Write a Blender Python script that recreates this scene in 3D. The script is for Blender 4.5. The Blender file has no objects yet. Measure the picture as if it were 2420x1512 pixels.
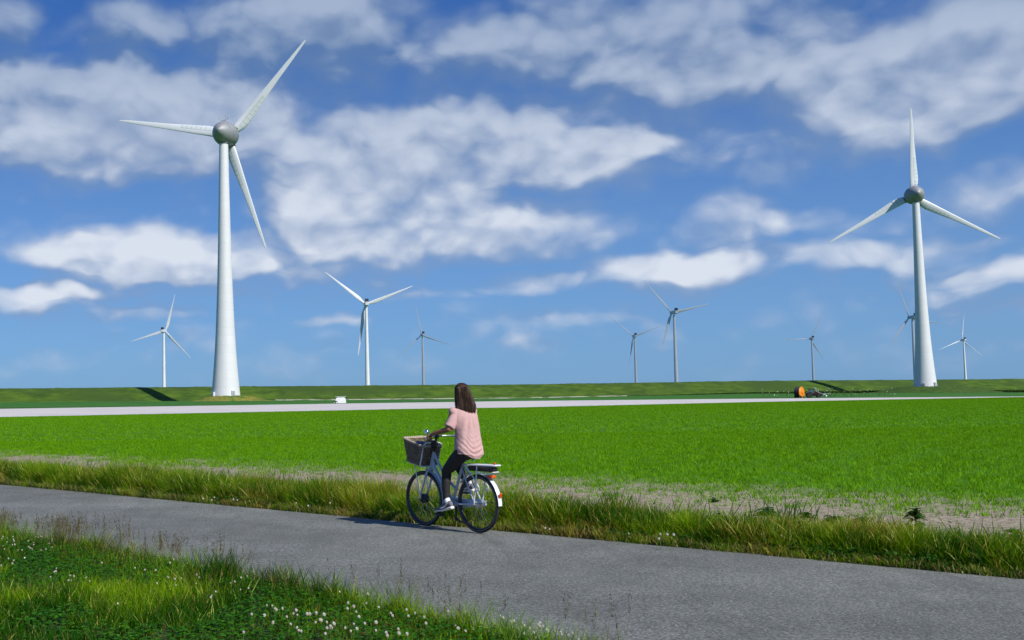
import bpy, math, random
import numpy as np
from mathutils import Vector, Matrix
random.seed(7)
rng = np.random.default_rng(11)
C = bpy.context.scene
rad = math.radians

# ------------------------------------------------------------------ camera
F, PX, PY, H = 2600.0, 800.0, 756.0, 1.66          # focal length / principal point for a 2419 x 1512 frame, eye height
pitch = math.atan((936.4 - PY) / F); roll = rad(0.9)
fw = np.array([0, math.cos(pitch), math.sin(pitch)])
rt0 = np.array([1.0, 0, 0]); up0 = np.array([0, -math.sin(pitch), math.cos(pitch)])
rt = math.cos(roll) * rt0 - math.sin(roll) * up0
up = math.cos(roll) * up0 + math.sin(roll) * rt0
cd = bpy.data.cameras.new("camera"); cam = bpy.data.objects.new("camera", cd); C.collection.objects.link(cam)
cd.sensor_width = 36; cd.lens = 36 * F / 2419; cd.shift_x = (1209.5 - PX) / 2419
cd.clip_start = 0.1; cd.clip_end = 30000
cam.matrix_world = Matrix(((rt[0], up[0], -fw[0], 0), (rt[1], up[1], -fw[1], 0), (rt[2], up[2], -fw[2], H), (0, 0, 0, 1)))
C.camera = cam

# ------------------------------------------------------------------ sun and exposure
SUN_AZ, SUN_EL = 139.0, 40.0                        # compass azimuth measured from +Y towards +X
sd = Vector((math.sin(rad(SUN_AZ)) * math.cos(rad(SUN_EL)), math.cos(rad(SUN_AZ)) * math.cos(rad(SUN_EL)), math.sin(rad(SUN_EL))))
sl = bpy.data.lights.new("sun", 'SUN'); sl.energy = 5.0; sl.angle = rad(0.5); sl.color = (1.0, 0.95, 0.87)
so = bpy.data.objects.new("sun", sl); C.collection.objects.link(so); so.rotation_euler = sd.to_track_quat('Z', 'Y').to_euler()
C.view_settings.view_transform = 'Standard'; C.view_settings.look = 'None'
C.cycles.max_bounces = 5; C.cycles.diffuse_bounces = 2; C.cycles.glossy_bounces = 2; C.cycles.transmission_bounces = 3; C.cycles.transparent_max_bounces = 6
C.cycles.adaptive_threshold = 0.02
C.view_settings.exposure = 0.0; C.view_settings.gamma = 1.0

# ------------------------------------------------------------------ node helpers
class NT:
    def __init__(s, tree): s.t = tree; s.n = tree.nodes; s.l = tree.links
    def new(s, typ, **kw):
        n = s.n.new(typ)
        for k, v in kw.items(): setattr(n, k, v)
        return n
    def put(s, sock, v):
        if v is None: return
        if isinstance(v, bpy.types.NodeSocket): s.l.new(v, sock)
        else: sock.default_value = v
    def m(s, op, a, b=None, c=None, clamp=False):
        n = s.new('ShaderNodeMath', operation=op, use_clamp=clamp)
        for i, v in enumerate((a, b, c)):
            if v is not None: s.put(n.inputs[i], v)
        return n.outputs[0]
    def v(s, op, a, b=None, c=None):
        n = s.new('ShaderNodeVectorMath', operation=op)
        for i, v in enumerate((a, b, c)):
            if v is not None: s.put(n.inputs[i], v)
        return n.outputs['Value'] if op in ('DOT_PRODUCT', 'LENGTH') else n.outputs[0]
    def noise(s, vec, scale, detail=3, rough=0.5, dist=0.0, color=False):
        n = s.new('ShaderNodeTexNoise'); n.noise_dimensions = '3D'
        s.put(n.inputs['Vector'], vec); n.inputs['Scale'].default_value = scale
        n.inputs['Detail'].default_value = detail; n.inputs['Roughness'].default_value = rough
        n.inputs['Distortion'].default_value = dist
        return n.outputs['Color' if color else 'Fac']
    def mix(s, fac, a, b, blend='MIX'):
        n = s.new('ShaderNodeMix', data_type='RGBA', blend_type=blend)
        s.put(n.inputs[0], fac)
        for i, v in ((6, a), (7, b)):
            if isinstance(v, tuple) and len(v) == 3: v = v + (1,)
            s.put(n.inputs[i], v)
        return n.outputs[2]
    def ss(s, x, lo, hi, a=0.0, b=1.0):
        n = s.new('ShaderNodeMapRange', interpolation_type='SMOOTHSTEP')
        s.put(n.inputs[0], x); n.inputs[1].default_value = lo; n.inputs[2].default_value = hi
        n.inputs[3].default_value = a; n.inputs[4].default_value = b
        return n.outputs[0]

# ------------------------------------------------------------------ world: Nishita sky with cloud banks placed by compass direction
w = bpy.data.worlds.new("World"); C.world = w; w.use_nodes = True; w.cycles.sampling_method = 'MANUAL'; w.cycles.sample_map_resolution = 256
T = NT(w.node_tree); T.n.clear()
sky = T.new('ShaderNodeTexSky', sky_type='NISHITA'); sky.sun_disc = False
sky.sun_elevation = rad(SUN_EL); sky.sun_rotation = rad(SUN_AZ)
sky.air_density = 1.0; sky.dust_density = 0.4; sky.ozone_density = 2.0
# cloud banks: centre x, y, half width, half height (in the layout frame), weight
BL = [(330,300,450,115,1.45),(110,235,200,85,1.1),(150,385,330,60,.55),(520,270,180,70,.5),(285,85,140,80,.95),(20,30,60,60,.8),
 (700,70,300,120,1.0),(850,10,220,80,.5),(1130,140,190,80,.75),(1370,70,270,110,.85),(1560,180,230,85,.8),(1780,90,300,120,.95),
 (2270,190,330,120,1.0),(2140,290,230,75,.8),(2390,50,300,90,.7),(1960,210,180,80,.55),(1000,250,190,60,.45),
 (1090,350,420,100,1.35),(1420,380,240,70,.95),(880,460,280,90,1.25),(1060,545,340,70,1.2),(820,560,200,50,.7),(680,510,100,60,.4),
 (360,600,280,62,1.35),(640,635,350,42,.75),(170,610,110,48,.6),(320,685,260,30,.7),(70,705,140,32,.95),(350,742,190,22,.6),
 (1262,672,110,32,1.05),(930,685,130,30,.8),(780,760,80,16,.7),(1110,695,70,18,.4),(1560,640,200,48,.95),(1850,615,280,40,.75),(2180,590,150,36,.6),
 (1760,515,140,55,.85),(1900,505,90,26,.4),(1790,375,130,52,.75),(2370,460,150,52,.7),(2390,655,120,28,.7),(2230,705,110,22,.5),
 (1720,300,140,40,.35),(2250,650,160,25,.4),(560,700,90,16,.3),(1240,820,70,14,.35),(1400,770,120,16,.3),(2310,740,130,18,.35)]
def sky_dir(x, y):
    d = fw + (x - PX) / F * rt + (PY - y) / F * up; d /= np.linalg.norm(d)
    return math.atan2(d[0], d[1]), math.asin(d[2])
gr = bpy.data.node_groups.new('cloud_density', 'ShaderNodeTree')
gr.interface.new_socket('Vec', in_out='INPUT', socket_type='NodeSocketVector')
gr.interface.new_socket('Den', in_out='OUTPUT', socket_type='NodeSocketFloat')
G = NT(gr)
_noise3 = G.noise
def _n2(vec, scale, detail=3, rough=.5, dist=0.0, color=False):
    n = G.new('ShaderNodeTexNoise'); n.noise_dimensions = '2D'; G.put(n.inputs['Vector'], vec); n.inputs['Scale'].default_value = scale
    n.inputs['Detail'].default_value = detail; n.inputs['Roughness'].default_value = rough; n.inputs['Distortion'].default_value = dist; return n.outputs['Color' if color else 'Fac']
G.noise = _n2
gi = G.new('NodeGroupInput'); go = G.new('NodeGroupOutput')
P = gi.outputs[0]
wn = G.v('MULTIPLY', G.v('SUBTRACT', G.noise(G.v('MULTIPLY', P, (1, 1.4, 1)), 12.0, 3, .5, color=True), (.5, .5, .5)), (.060, .040, 0))
Pw = G.v('ADD', P, wn)
acc = None
for (x, y, a, b, s_) in BL:
    az, el = sky_dir(x, y); a *= 1.24; b *= 1.28
    k = math.cos(math.atan((x - PX) / F))
    ix, iy = F / a / k, F / b
    q = G.v('MULTIPLY_ADD', Pw, (ix, iy, 0), (-az * ix, -el * iy, 0))
    e = G.m('MAXIMUM', G.m('MULTIPLY_ADD', G.v('DOT_PRODUCT', q, q), -s_, s_), 0.0)
    acc = e if acc is None else G.m('ADD', acc, e)
sep = G.new('ShaderNodeSeparateXYZ'); G.put(sep.inputs[0], P)
side = G.ss(G.m('ABSOLUTE', G.m('SUBTRACT', sep.outputs[0], 0.15)), .62, .95)
over = G.ss(sep.outputs[1], .46, .64)
bgm = G.m('MAXIMUM', side, over)
bg = G.m('MULTIPLY', bgm, G.ss(G.noise(G.v('MULTIPLY', P, (1, 2.0, 1)), 4.0, 2), .60, .74))
acc = G.m('ADD', G.m('MINIMUM', acc, 1.15), bg)
acc = G.m('ADD', acc, G.m('MULTIPLY', G.ss(sep.outputs[1], .16, .33), .14))
n1 = G.noise(G.v('MULTIPLY', Pw, (1, 1.6, 1)), 15.0, 6, .52, .0)
def puff(sc):
    v_ = G.new('ShaderNodeTexVoronoi', feature='SMOOTH_F1'); v_.voronoi_dimensions = '2D'; G.put(v_.inputs['Vector'], G.v('MULTIPLY', G.v('ADD', P, G.v('MULTIPLY', wn, (.5, .5, 0))), (1, 1.5, 1))); v_.inputs['Scale'].default_value = sc; v_.inputs['Smoothness'].default_value = .35
    return G.m('SUBTRACT', .36, v_.outputs['Distance'])
puffs = G.m('ADD', G.m('MULTIPLY', puff(13.0), .45), G.m('MULTIPLY', puff(38.0), .36))
n2 = G.noise(G.v('MULTIPLY', Pw, (1, 2.6, 1)), 5.5, 2, .5)
den = G.m('ADD', G.m('MULTIPLY', acc, 1.0), G.m('MULTIPLY', G.m('SUBTRACT', n1, .5), .90))
den = G.m('ADD', den, G.m('ADD', puffs, G.m('MULTIPLY', G.m('SUBTRACT', n2, .5), .6)))
G.put(go.inputs[0], den)
geo = T.new('ShaderNodeTexCoord')
sp = T.new('ShaderNodeSeparateXYZ'); T.put(sp.inputs[0], geo.outputs['Generated'])
az = T.m('ARCTAN2', sp.outputs[0], sp.outputs[1]); el = T.m('ARCSINE', sp.outputs[2])
cv = T.new('ShaderNodeCombineXYZ'); T.put(cv.inputs[0], az); T.put(cv.inputs[1], el)
def dens(off):
    g = T.new('ShaderNodeGroup'); g.node_tree = gr
    T.put(g.inputs[0], T.v('ADD', cv.outputs[0], off) if off else cv.outputs[0]); return g.outputs[0]
d0 = dens(None); d1 = dens((0.005, 0.022, 0))
alpha = T.m('MULTIPLY', T.ss(d0, -.22, 1.15), T.ss(el, .0, .035))
relief = T.m('SUBTRACT', d0, d1)
lit = T.m('ADD', T.m('MULTIPLY', T.ss(relief, -.50, .65), .58), T.m('MULTIPLY', T.ss(d0, .35, 1.45), .55))
hi = T.ss(el, .12, .34)                                          # cloud seen from further below: more of its grey base shows
lit = T.m('SUBTRACT', lit, T.m('MULTIPLY', hi, .22), clamp=True)
shade_c = T.mix(hi, (.22, .33, .54, 1), (.115, .21, .41, 1))
cloud = T.mix(lit, shade_c, T.mix(hi, (.74, .79, .88, 1), (.41, .50, .66, 1)))
skyc = T.mix(1.0, sky.outputs[0], (.060, .092, .150, 1), 'MULTIPLY')
horiz = T.ss(el, -.01, .40)
skyc = T.mix(1.0, skyc, T.mix(horiz, (.62, .84, .97, 1), (.58, .92, 1.08, 1)), 'MULTIPLY')
skyt = T.mix(T.ss(el, -.02, .42), (.185, .345, .595, 1), (.025, .090, .325, 1))
skyc = T.mix(.75, skyc, skyt)
fin = T.mix(T.m('MULTIPLY', alpha, .93), skyc, cloud)
bgn = T.new('ShaderNodeBackground'); T.put(bgn.inputs[0], fin); bgn.inputs[1].default_value = 1.0
wo = T.new('ShaderNodeOutputWorld'); T.l.new(bgn.outputs[0], wo.inputs[0])

# ------------------------------------------------------------------ layout helpers (layout pixel -> place in the world)
def ray(x, y): return fw + (x - PX) / F * rt + (PY - y) / F * up
def gz(x, y, z=0.0):
    d = ray(x, y); t = (z - H) / d[2]; return np.array([d[0] * t, d[1] * t, z])
def gD(x, y, D):
    d = ray(x, y); t = D / d[1]; return np.array([d[0] * t, D, H + d[2] * t])

def tag(o, label=None, cat=None, group=None, kind=None):
    if label: o['label'] = label
    if cat: o['category'] = cat
    if group: o['group'] = group
    if kind: o['kind'] = kind
    return o
def empty(name, loc, rz=0.0):
    o = bpy.data.objects.new(name, None); C.collection.objects.link(o)
    o.location = loc; o.rotation_euler = (0, 0, rz); o.empty_display_size = .2; return o
def link(name, me, m=None, parent=None):
    o = bpy.data.objects.new(name, me); C.collection.objects.link(o)
    if m is not None: me.materials.append(m)
    if parent is not None: o.parent = parent
    return o

# ------------------------------------------------------------------ value noise
def vnoise(x, y, seed=0):
    xi = np.floor(x).astype(np.int64); yi = np.floor(y).astype(np.int64); fx = x - xi; fy = y - yi
    fx = fx * fx * (3 - 2 * fx); fy = fy * fy * (3 - 2 * fy)
    def h(a, b):
        n = (a * 374761393 + b * 668265263 + seed * 974634777) & 0xffffffff
        n = ((n ^ (n >> 13)) * 1274126177) & 0xffffffff
        return ((n ^ (n >> 16)) & 0xffff) / 65535.0
    return (h(xi, yi) * (1 - fx) + h(xi + 1, yi) * fx) * (1 - fy) + (h(xi, yi + 1) * (1 - fx) + h(xi + 1, yi + 1) * fx) * fy
def fbm(x, y, seed=0, o=4):
    s = 0; a = .5
    for i in range(o): s = s + a * vnoise(x * 2**i, y * 2**i, seed + i); a *= .5
    return s / (1 - .5**o)

# ------------------------------------------------------------------ mesh builder
class MB:
    def __init__(s): s.v = []; s.f = []
    def add(s, vs, fs):
        b = len(s.v); s.v += [tuple(map(float, p)) for p in vs]; s.f += [tuple(i + b for i in f) for f in fs]; return s
    def box(s, c, sz, R=None, taper=1.0, bev=0.0):
        x, y, z = [k / 2 for k in sz]; b = min(bev, x * .9, y * .9, z * .9)
        if b <= 0:
            pts = [(-x,-y,-z),(x,-y,-z),(x,y,-z),(-x,y,-z),(-x*taper,-y*taper,z),(x*taper,-y*taper,z),(x*taper,y*taper,z),(-x*taper,y*taper,z)]
            fs = [(0,3,2,1),(4,5,6,7),(0,1,5,4),(1,2,6,5),(2,3,7,6),(3,0,4,7)]
        else:
            pts = []; rings = [(-z, b), (-z + b, 0), (z - b, 0), (z, b)]
            for zz, ins in rings:
                k = taper if zz > 0 else 1
                X, Y = (x - ins) * k, (y - ins) * k; q = b if ins == 0 else b * .6
                pts += [(-X+q,-Y,zz),(X-q,-Y,zz),(X,-Y+q,zz),(X,Y-q,zz),(X-q,Y,zz),(-X+q,Y,zz),(-X,Y-q,zz),(-X,-Y+q,zz)]
            fs = [tuple(range(7, -1, -1)), tuple(range(24, 32))]
            for r in range(3):
                for i in range(8): j = (i + 1) % 8; fs.append((r*8+i, r*8+j, r*8+8+j, r*8+8+i))
        pts = [Vector(p) for p in pts]
        if R is not None: pts = [R @ p for p in pts]
        c = Vector(c); return s.add([p + c for p in pts], fs)
    def tube(s, pts, r, n=8, flat=None, closed=False):
        P = [Vector(p) for p in pts]; m = len(P)
        rs = r if hasattr(r, '__len__') else [r] * m
        T0 = []
        for i in range(m):
            if closed: t = P[(i + 1) % m] - P[i - 1]
            else: t = P[min(i + 1, m - 1)] - P[max(i - 1, 0)]
            T0.append(t.normalized())
        ref = Vector((0, 0, 1)) if abs(T0[0].z) < .9 else Vector((1, 0, 0))
        N = (ref - T0[0] * ref.dot(T0[0])).normalized(); vs = []; fs = []
        for i in range(m):
            N = (N - T0[i] * N.dot(T0[i])).normalized(); B = T0[i].cross(N)
            for k in range(n):
                a = 2 * math.pi * k / n
                vs.append(P[i] + (N * math.cos(a) + B * math.sin(a) * (flat or 1)) * rs[i])
        mm = m if closed else m - 1
        for i in range(mm):
            j = (i + 1) % m
            for k in range(n): l = (k + 1) % n; fs.append((i*n+k, i*n+l, j*n+l, j*n+k))
        if not closed: fs += [tuple(range(n - 1, -1, -1)), tuple((m-1)*n + k for k in range(n))]
        return s.add(vs, fs)
    def loft(s, secs, n=20):
        """secs: (centre, rx, ry, xaxis, yaxis[, power])"""
        vs = []; fs = []
        for sec in secs:
            c, rx, ry, ax, ay = sec[:5]; pw = sec[5] if len(sec) > 5 else 1.0
            c = Vector(c); ax = Vector(ax); ay = Vector(ay)
            for k in range(n):
                a = 2 * math.pi * k / n; ca, sa = math.cos(a), math.sin(a)
                ca = math.copysign(abs(ca)**pw, ca); sa = math.copysign(abs(sa)**pw, sa)
                vs.append(c + ax * (rx * ca) + ay * (ry * sa))
        m = len(secs)
        for i in range(m - 1):
            for k in range(n): l = (k + 1) % n; fs.append((i*n+k, i*n+l, i*n+n+l, i*n+n+k))
        fs += [tuple(range(n - 1, -1, -1)), tuple((m-1)*n + k for k in range(n))]
        return s.add(vs, fs)
    def lathe(s, prof, o=(0,0,0), axis=(0,0,1), n=24, cap=True):
        q = Vector((0, 0, 1)).rotation_difference(Vector(axis).normalized()); o = Vector(o); vs = []; fs = []
        for (h, r) in prof:
            for k in range(n):
                a = 2 * math.pi * k / n; vs.append(o + q @ Vector((max(r, 1e-4) * math.cos(a), max(r, 1e-4) * math.sin(a), h)))
        for i in range(len(prof) - 1):
            for k in range(n): l = (k + 1) % n; fs.append((i*n+k, i*n+l, i*n+n+l, i*n+n+k))
        if cap: fs += [tuple(range(n - 1, -1, -1)), tuple((len(prof)-1)*n + k for k in range(n))]
        return s.add(vs, fs)
    def torus(s, o, axis, R, r, n=48, m=8, flat=1.0):
        q = Vector((0, 0, 1)).rotation_difference(Vector(axis).normalized()); o = Vector(o); vs = []; fs = []
        for i in range(n):
            a = 2 * math.pi * i / n
            for k in range(m):
                b = 2 * math.pi * k / m; rr = R + r * math.cos(b)
                vs.append(o + q @ Vector((rr * math.cos(a), rr * math.sin(a), r * flat * math.sin(b))))
        for i in range(n):
            j = (i + 1) % n
            for k in range(m): l = (k + 1) % m; fs.append((i*m+k, j*m+k, j*m+l, i*m+l))
        return s.add(vs, fs)
    def ell(s, c, r, n=16, m=10, R=None):
        vs = []; fs = []; c = Vector(c)
        for i in range(m + 1):
            t = math.pi * i / m; t = min(max(t, .02), math.pi - .02)
            for k in range(n):
                a = 2 * math.pi * k / n
                p = Vector((r[0] * math.sin(t) * math.cos(a), r[1] * math.sin(t) * math.sin(a), -r[2] * math.cos(t)))
                vs.append(c + (R @ p if R is not None else p))
        for i in range(m):
            for k in range(n): l = (k + 1) % n; fs.append((i*n+k, i*n+l, i*n+n+l, i*n+n+k))
        fs += [tuple(range(n - 1, -1, -1)), tuple(m*n + k for k in range(n))]
        return s.add(vs, fs)
    def mesh(s, name, smooth=True):
        me = bpy.data.meshes.new(name); me.from_pydata(s.v, [], s.f); me.update()
        if smooth:
            me.polygons.foreach_set('use_smooth', [True] * len(me.polygons))
            try: me.set_sharp_from_angle(angle=rad(38))
            except Exception: pass
        return me
    def build(s, name, m, parent=None, smooth=True): return link(name, s.mesh(name, smooth), m, parent)

def npmesh(name, V, Fc, m, parent=None, col=None, smooth=False):
    """V (N,3), Fc (M,k) constant-size faces; col (N,3) per-vertex colour"""
    me = bpy.data.meshes.new(name); V = np.ascontiguousarray(V, dtype=np.float32); Fc = np.ascontiguousarray(Fc, dtype=np.int32)
    k = Fc.shape[1]; me.vertices.add(len(V)); me.vertices.foreach_set('co', V.ravel())
    me.loops.add(Fc.size); me.loops.foreach_set('vertex_index', Fc.ravel())
    me.polygons.add(len(Fc)); me.polygons.foreach_set('loop_start', np.arange(0, Fc.size, k, dtype=np.int32))
    try: me.polygons.foreach_set('loop_total', np.full(len(Fc), k, dtype=np.int32))
    except Exception: pass
    if smooth: me.polygons.foreach_set('use_smooth', np.ones(len(Fc), dtype=bool))
    me.update(calc_edges=True)
    if col is not None:
        at = me.color_attributes.new('tint', 'FLOAT_COLOR', 'POINT')
        c4 = np.ones((len(V), 4), dtype=np.float32); c4[:, :3] = col; at.data.foreach_set('color', c4.ravel())
    return link(name, me, m, parent)

# ------------------------------------------------------------------ materials
def mat(name, col, rough=.6, metal=0.0, var=.12, vscale=6.0, bump=0.0, bscale=40.0, coat=0.0, spec=.5):
    m = bpy.data.materials.new(name); m.use_nodes = True; N = NT(m.node_tree); b = N.n['Principled BSDF']
    tc = N.new('ShaderNodeTexCoord').outputs['Object']
    f = N.noise(tc, vscale, 4, .6)
    lo = tuple(c * (1 - var) for c in col); hi_ = tuple(min(1, c * (1 + var)) for c in col)
    N.put(b.inputs['Base Color'], N.mix(N.ss(f, .3, .7), lo, hi_))
    N.put(b.inputs['Roughness'], N.ss(N.noise(tc, vscale * 3, 3), .3, .7, max(rough - .08, .02), min(rough + .08, 1)))
    b.inputs['Metallic'].default_value = metal; b.inputs['Coat Weight'].default_value = coat
    b.inputs['Specular IOR Level'].default_value = spec
    if bump:
        bn = N.new('ShaderNodeBump'); bn.inputs['Strength'].default_value = bump; bn.inputs['Distance'].default_value = .01
        N.put(bn.inputs['Height'], N.noise(tc, bscale, 4, .6)); N.l.new(bn.outputs[0], b.inputs['Normal'])
    return m
def leafmat(name, trans=.35, rough=.5, vscale=1.5, spec=.3):
    m = bpy.data.materials.new(name); m.use_nodes = True; N = NT(m.node_tree); b = N.n['Principled BSDF']
    a = N.new('ShaderNodeAttribute', attribute_name='tint').outputs['Color']
    tc = N.new('ShaderNodeTexCoord').outputs['Object']
    c = N.mix(1.0, a, N.mix(N.noise(tc, vscale, 4), (.72, .75, .7, 1), (1.25, 1.22, 1.2, 1)), 'MULTIPLY')
    N.put(b.inputs['Base Color'], c); b.inputs['Roughness'].default_value = rough; b.inputs['Specular IOR Level'].default_value = spec
    tr = N.new('ShaderNodeBsdfTranslucent'); N.put(tr.inputs[0], N.mix(1.0, c, (1.2, 1.1, .5, 1), 'MULTIPLY'))
    mx = N.new('ShaderNodeMixShader'); mx.inputs[0].default_value = trans
    N.l.new(b.outputs[0], mx.inputs[1]); N.l.new(tr.outputs[0], mx.inputs[2]); N.l.new(mx.outputs[0], N.n['Material Output'].inputs[0])
    return m
def groundmat(name, c1, c2, s1, c3=None, s2=1.0, stretch=(1, 1, 1), bump=.3, bs=8.0, bd=.05, thr=(.35, .65), thr2=(.5, .62), rough=.9):
    m = bpy.data.materials.new(name); m.use_nodes = True; N = NT(m.node_tree); b = N.n['Principled BSDF']
    tc = N.v('MULTIPLY', N.new('ShaderNodeTexCoord').outputs['Object'], stretch)
    c = N.mix(N.ss(N.noise(tc, s1, 6, .65), *thr), c1, c2)
    if c3: c = N.mix(N.ss(N.noise(tc, s2, 5, .6), *thr2), c, c3)
    N.put(b.inputs['Base Color'], c); b.inputs['Roughness'].default_value = rough; b.inputs['Specular IOR Level'].default_value = .2
    bn = N.new('ShaderNodeBump'); bn.inputs['Strength'].default_value = bump; bn.inputs['Distance'].default_value = bd
    N.put(bn.inputs['Height'], N.noise(tc, bs, 5, .65)); N.l.new(bn.outputs[0], b.inputs['Normal'])
    return m

M = {}
M['meadow'] = groundmat('meadow_green', (.035, .13, .012), (.055, .19, .016), .08, (.03, .10, .015), .02, bump=.5, bs=2.0, bd=.15, stretch=(1, 2.5, 1))
M['dyke'] = groundmat('dyke_grass', (.032, .075, .008), (.085, .150, .012), .35, (.045, .085, .012), .03, bump=.6, bs=2.5, bd=.25, stretch=(.35, .35, 1.6), thr=(.3, .7))
M['soil'] = groundmat('pale_soil', (.22, .175, .13), (.40, .34, .27), 9.0, (.50, .46, .40), 26.0, bump=1.0, bs=22.0, bd=.04, thr2=(.56, .64))
M['bare'] = groundmat('pale_bare_field', (.50, .47, .45), (.66, .62, .60), .35, (.58, .54, .50), .08, bump=.8, bs=3.0, bd=.06, stretch=(.3, 1, 1))
M['verge_soil'] = groundmat('verge_earth', (.045, .05, .018), (.12, .10, .05), 6.0, bump=.8, bs=20.0, bd=.03)
# asphalt
m = bpy.data.materials.new('asphalt'); m.use_nodes = True; N = NT(m.node_tree); b = N.n['Principled BSDF']
tc = N.new('ShaderNodeTexCoord').outputs['Object']
c = N.mix(N.ss(N.noise(tc, 1.1, 5, .6), .3, .7), (.140, .148, .132), (.186, .195, .176))
c = N.mix(N.ss(N.noise(tc, 44.0, 2, .8), .36, .64), N.mix(1.0, c, (.55, .55, .55, 1), 'MULTIPLY'), N.mix(1.0, c, (1.42, 1.42, 1.42, 1), 'MULTIPLY'))
vo = N.new('ShaderNodeTexVoronoi'); N.put(vo.inputs['Vector'], tc); vo.inputs['Scale'].default_value = 25.0
c = N.mix(N.m('MULTIPLY', N.ss(vo.outputs['Distance'], .24, .12), .60), c, (.50, .50, .49))
c = N.mix(1.0, c, N.mix(N.ss(N.noise(tc, .22, 3, .5), .3, .7), (.80, .80, .80, 1), (1.15, 1.15, 1.15, 1)), 'MULTIPLY')
rot = N.new('ShaderNodeMapping'); rot.inputs['Rotation'].default_value = (0, 0, rad(45)); rot.inputs['Scale'].default_value = (1, .16, 1); N.put(rot.inputs[0], tc)
c = N.mix(N.m('MULTIPLY', N.ss(N.noise(rot.outputs[0], 2.6, 4, .6), .50, .72), .42), c, (.088, .094, .086))
N.put(b.inputs['Base Color'], c); b.inputs['Roughness'].default_value = .82; b.inputs['Specular IOR Level'].default_value = .35
bn = N.new('ShaderNodeBump'); bn.inputs['Strength'].default_value = .8; bn.inputs['Distance'].default_value = .006
N.put(bn.inputs['Height'], N.noise(tc, 90.0, 4, .7)); N.l.new(bn.outputs[0], b.inputs['Normal']); M['asphalt'] = m
M['grass'] = leafmat('grass_blades', spec=.12); M['crop'] = leafmat('crop_leaves', .3, spec=.08); M['dry'] = leafmat('dry_stems', .25, .7)
M['flower'] = mat('clover_petals', (.86, .84, .76), .7, var=.1, vscale=200)
M['flower_base'] = mat('clover_faded', (.42, .33, .18), .8, var=.2, vscale=200)
M['clover_stem'] = mat('clover_stalk', (.07, .15, .03), .6)

# ------------------------------------------------------------------ terrain
def ip(px, tab): return np.interp(px, [a for a, _ in tab], [b_ for _, b_ in tab])
NEAR = [(0, 985.9), (806, 970), (924, 967.3), (1218, 963.3), (1764, 950.8), (2419, 938.5)]
FAR_ = [(0, 966.5), (806, 954), (1218, 948), (1764, 942.6), (2419, 937.3)]
MID = [(0, 960), (806, 949.8), (1218, 945.6), (1764, 941.6), (1879, 941), (2419, 936.6)]
FOOT = [(0, 950), (806, 945), (1218, 941), (1764, 930), (2419, 927)]
CREST = [(-600, 924), (0, 917.6), (806, 911), (1218, 908.3), (1764, 900), (2419, 895), (3100, 890)]
def dline(px, y0, s=.334): return y0 / (1 - s * (px - PX) / F)
def row(px, tab): return float(ip(px, tab)) + (0 if 0 <= px <= 2419 else 0)
def zs(px):
    q = min(max(px, 0), 2419)
    a = gz(q, row(q, NEAR)); b_ = gz(q, row(q, FAR_)); Dm = b_[1] + 60
    m_ = gD(q, row(q, MID), Dm)[2]; Df = dline(q, 566); f_ = gD(q, row(q, FOOT), Df)[2]
    q2 = min(max(px, -600), 3100); Dc = dline(q2, 596); c_ = gD(q2, row(q2, CREST), Dc)[2]
    return a[1], b_[1], Dm, m_, dline(px, 566), f_, dline(px, 596), c_
TAB = {}
def Zm(x, y):
    if y < 60: return -.06
    px = PX + F * x / y; px = min(max(px, -1400), 3700); k = round(px / 40) 
    def g(k):
        if k not in TAB: TAB[k] = zs(k * 40)
        return TAB[k]
    k = math.floor(px / 40); t = px / 40 - k; A = np.array(g(k)) * (1 - t) + np.array(g(k + 1)) * t
    z = np.interp(y, [0, A[1], A[2], A[4], A[6] + 40, A[6] + 200], [-.06, -.03, A[3], A[5], A[5] - .3, -.5])
    return float(z)
xs = np.concatenate([[-9000, -5000, -2500, -1200, -700, -450], np.arange(-300, 700, 12.), [760, 900, 1200, 1800, 3000, 5000, 9000]])
ys = np.concatenate([[-9000, -3000, -900, -200, -30, 0, 30, 60, 90, 120], np.arange(130, 300, 6.), np.arange(300, 1000, 16.), [1200, 1600, 2500, 4500, 9000]])
V = np.array([(x, y, Zm(x, y)) for y in ys for x in xs]); nx = len(xs)
Fq = np.array([(j*nx+i, j*nx+i+1, (j+1)*nx+i+1, (j+1)*nx+i) for j in range(len(ys)-1) for i in range(nx-1)])
tag(npmesh('ground', V, Fq, M['meadow'], smooth=True), kind='structure')
# dyke
cols = np.arange(-1400, 3704, 6.); rws = [(-.02, -.6), (0, 0), (.12, .05), (.25, .20), (.4, .40), (.55, .58), (.7, .76), (.82, .89), (.9, .955), (.96, .99), (1.0, 1.0), (1.14, 1.0), (1.3, .8), (2.0, -.15)]
V = []
for ci, px in enumerate(cols):
    a, b_, Dm, zm, Df, zf, Dc, zc = zs(px)
    for (t, h) in rws:
        D = Df + (Dc - Df) * t; x = (px - PX) / F * D
        z = zf + (zc - zf) * h + (fbm(np.array(px / 23.), np.array(t * 6.), 3) - .5) * (.55 if 0 < t < 1.1 else 0) + (vnoise(np.array(px / 3.1), np.array(t * 9.), 8) - .5) * (.22 if .9 < t < 1.1 else 0.12)
        V.append((x, D, float(z)))
V = np.array(V); nr = len(rws)
Fq = np.array([(c_*nr+r, (c_+1)*nr+r, (c_+1)*nr+r+1, c_*nr+r+1) for c_ in range(len(cols)-1) for r in range(nr-1)])
tag(npmesh('dyke', V, Fq, M['dyke'], smooth=True), kind='structure')
def strip(name, m, rowsf, pxs, dz):
    V = [];
    for px in pxs:
        for (x, y) in rowsf(px): V.append((x, y, Zm(x, y) + .06 + dz if y > 100 else dz))
    nr = len(rowsf(pxs[0])); Fq = [(i*nr+r, (i+1)*nr+r, (i+1)*nr+r+1, i*nr+r+1) for i in range(len(pxs)-1) for r in range(nr-1)]
    return tag(npmesh(name, np.array(V), np.array(Fq), m, smooth=True), kind='structure')
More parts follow.
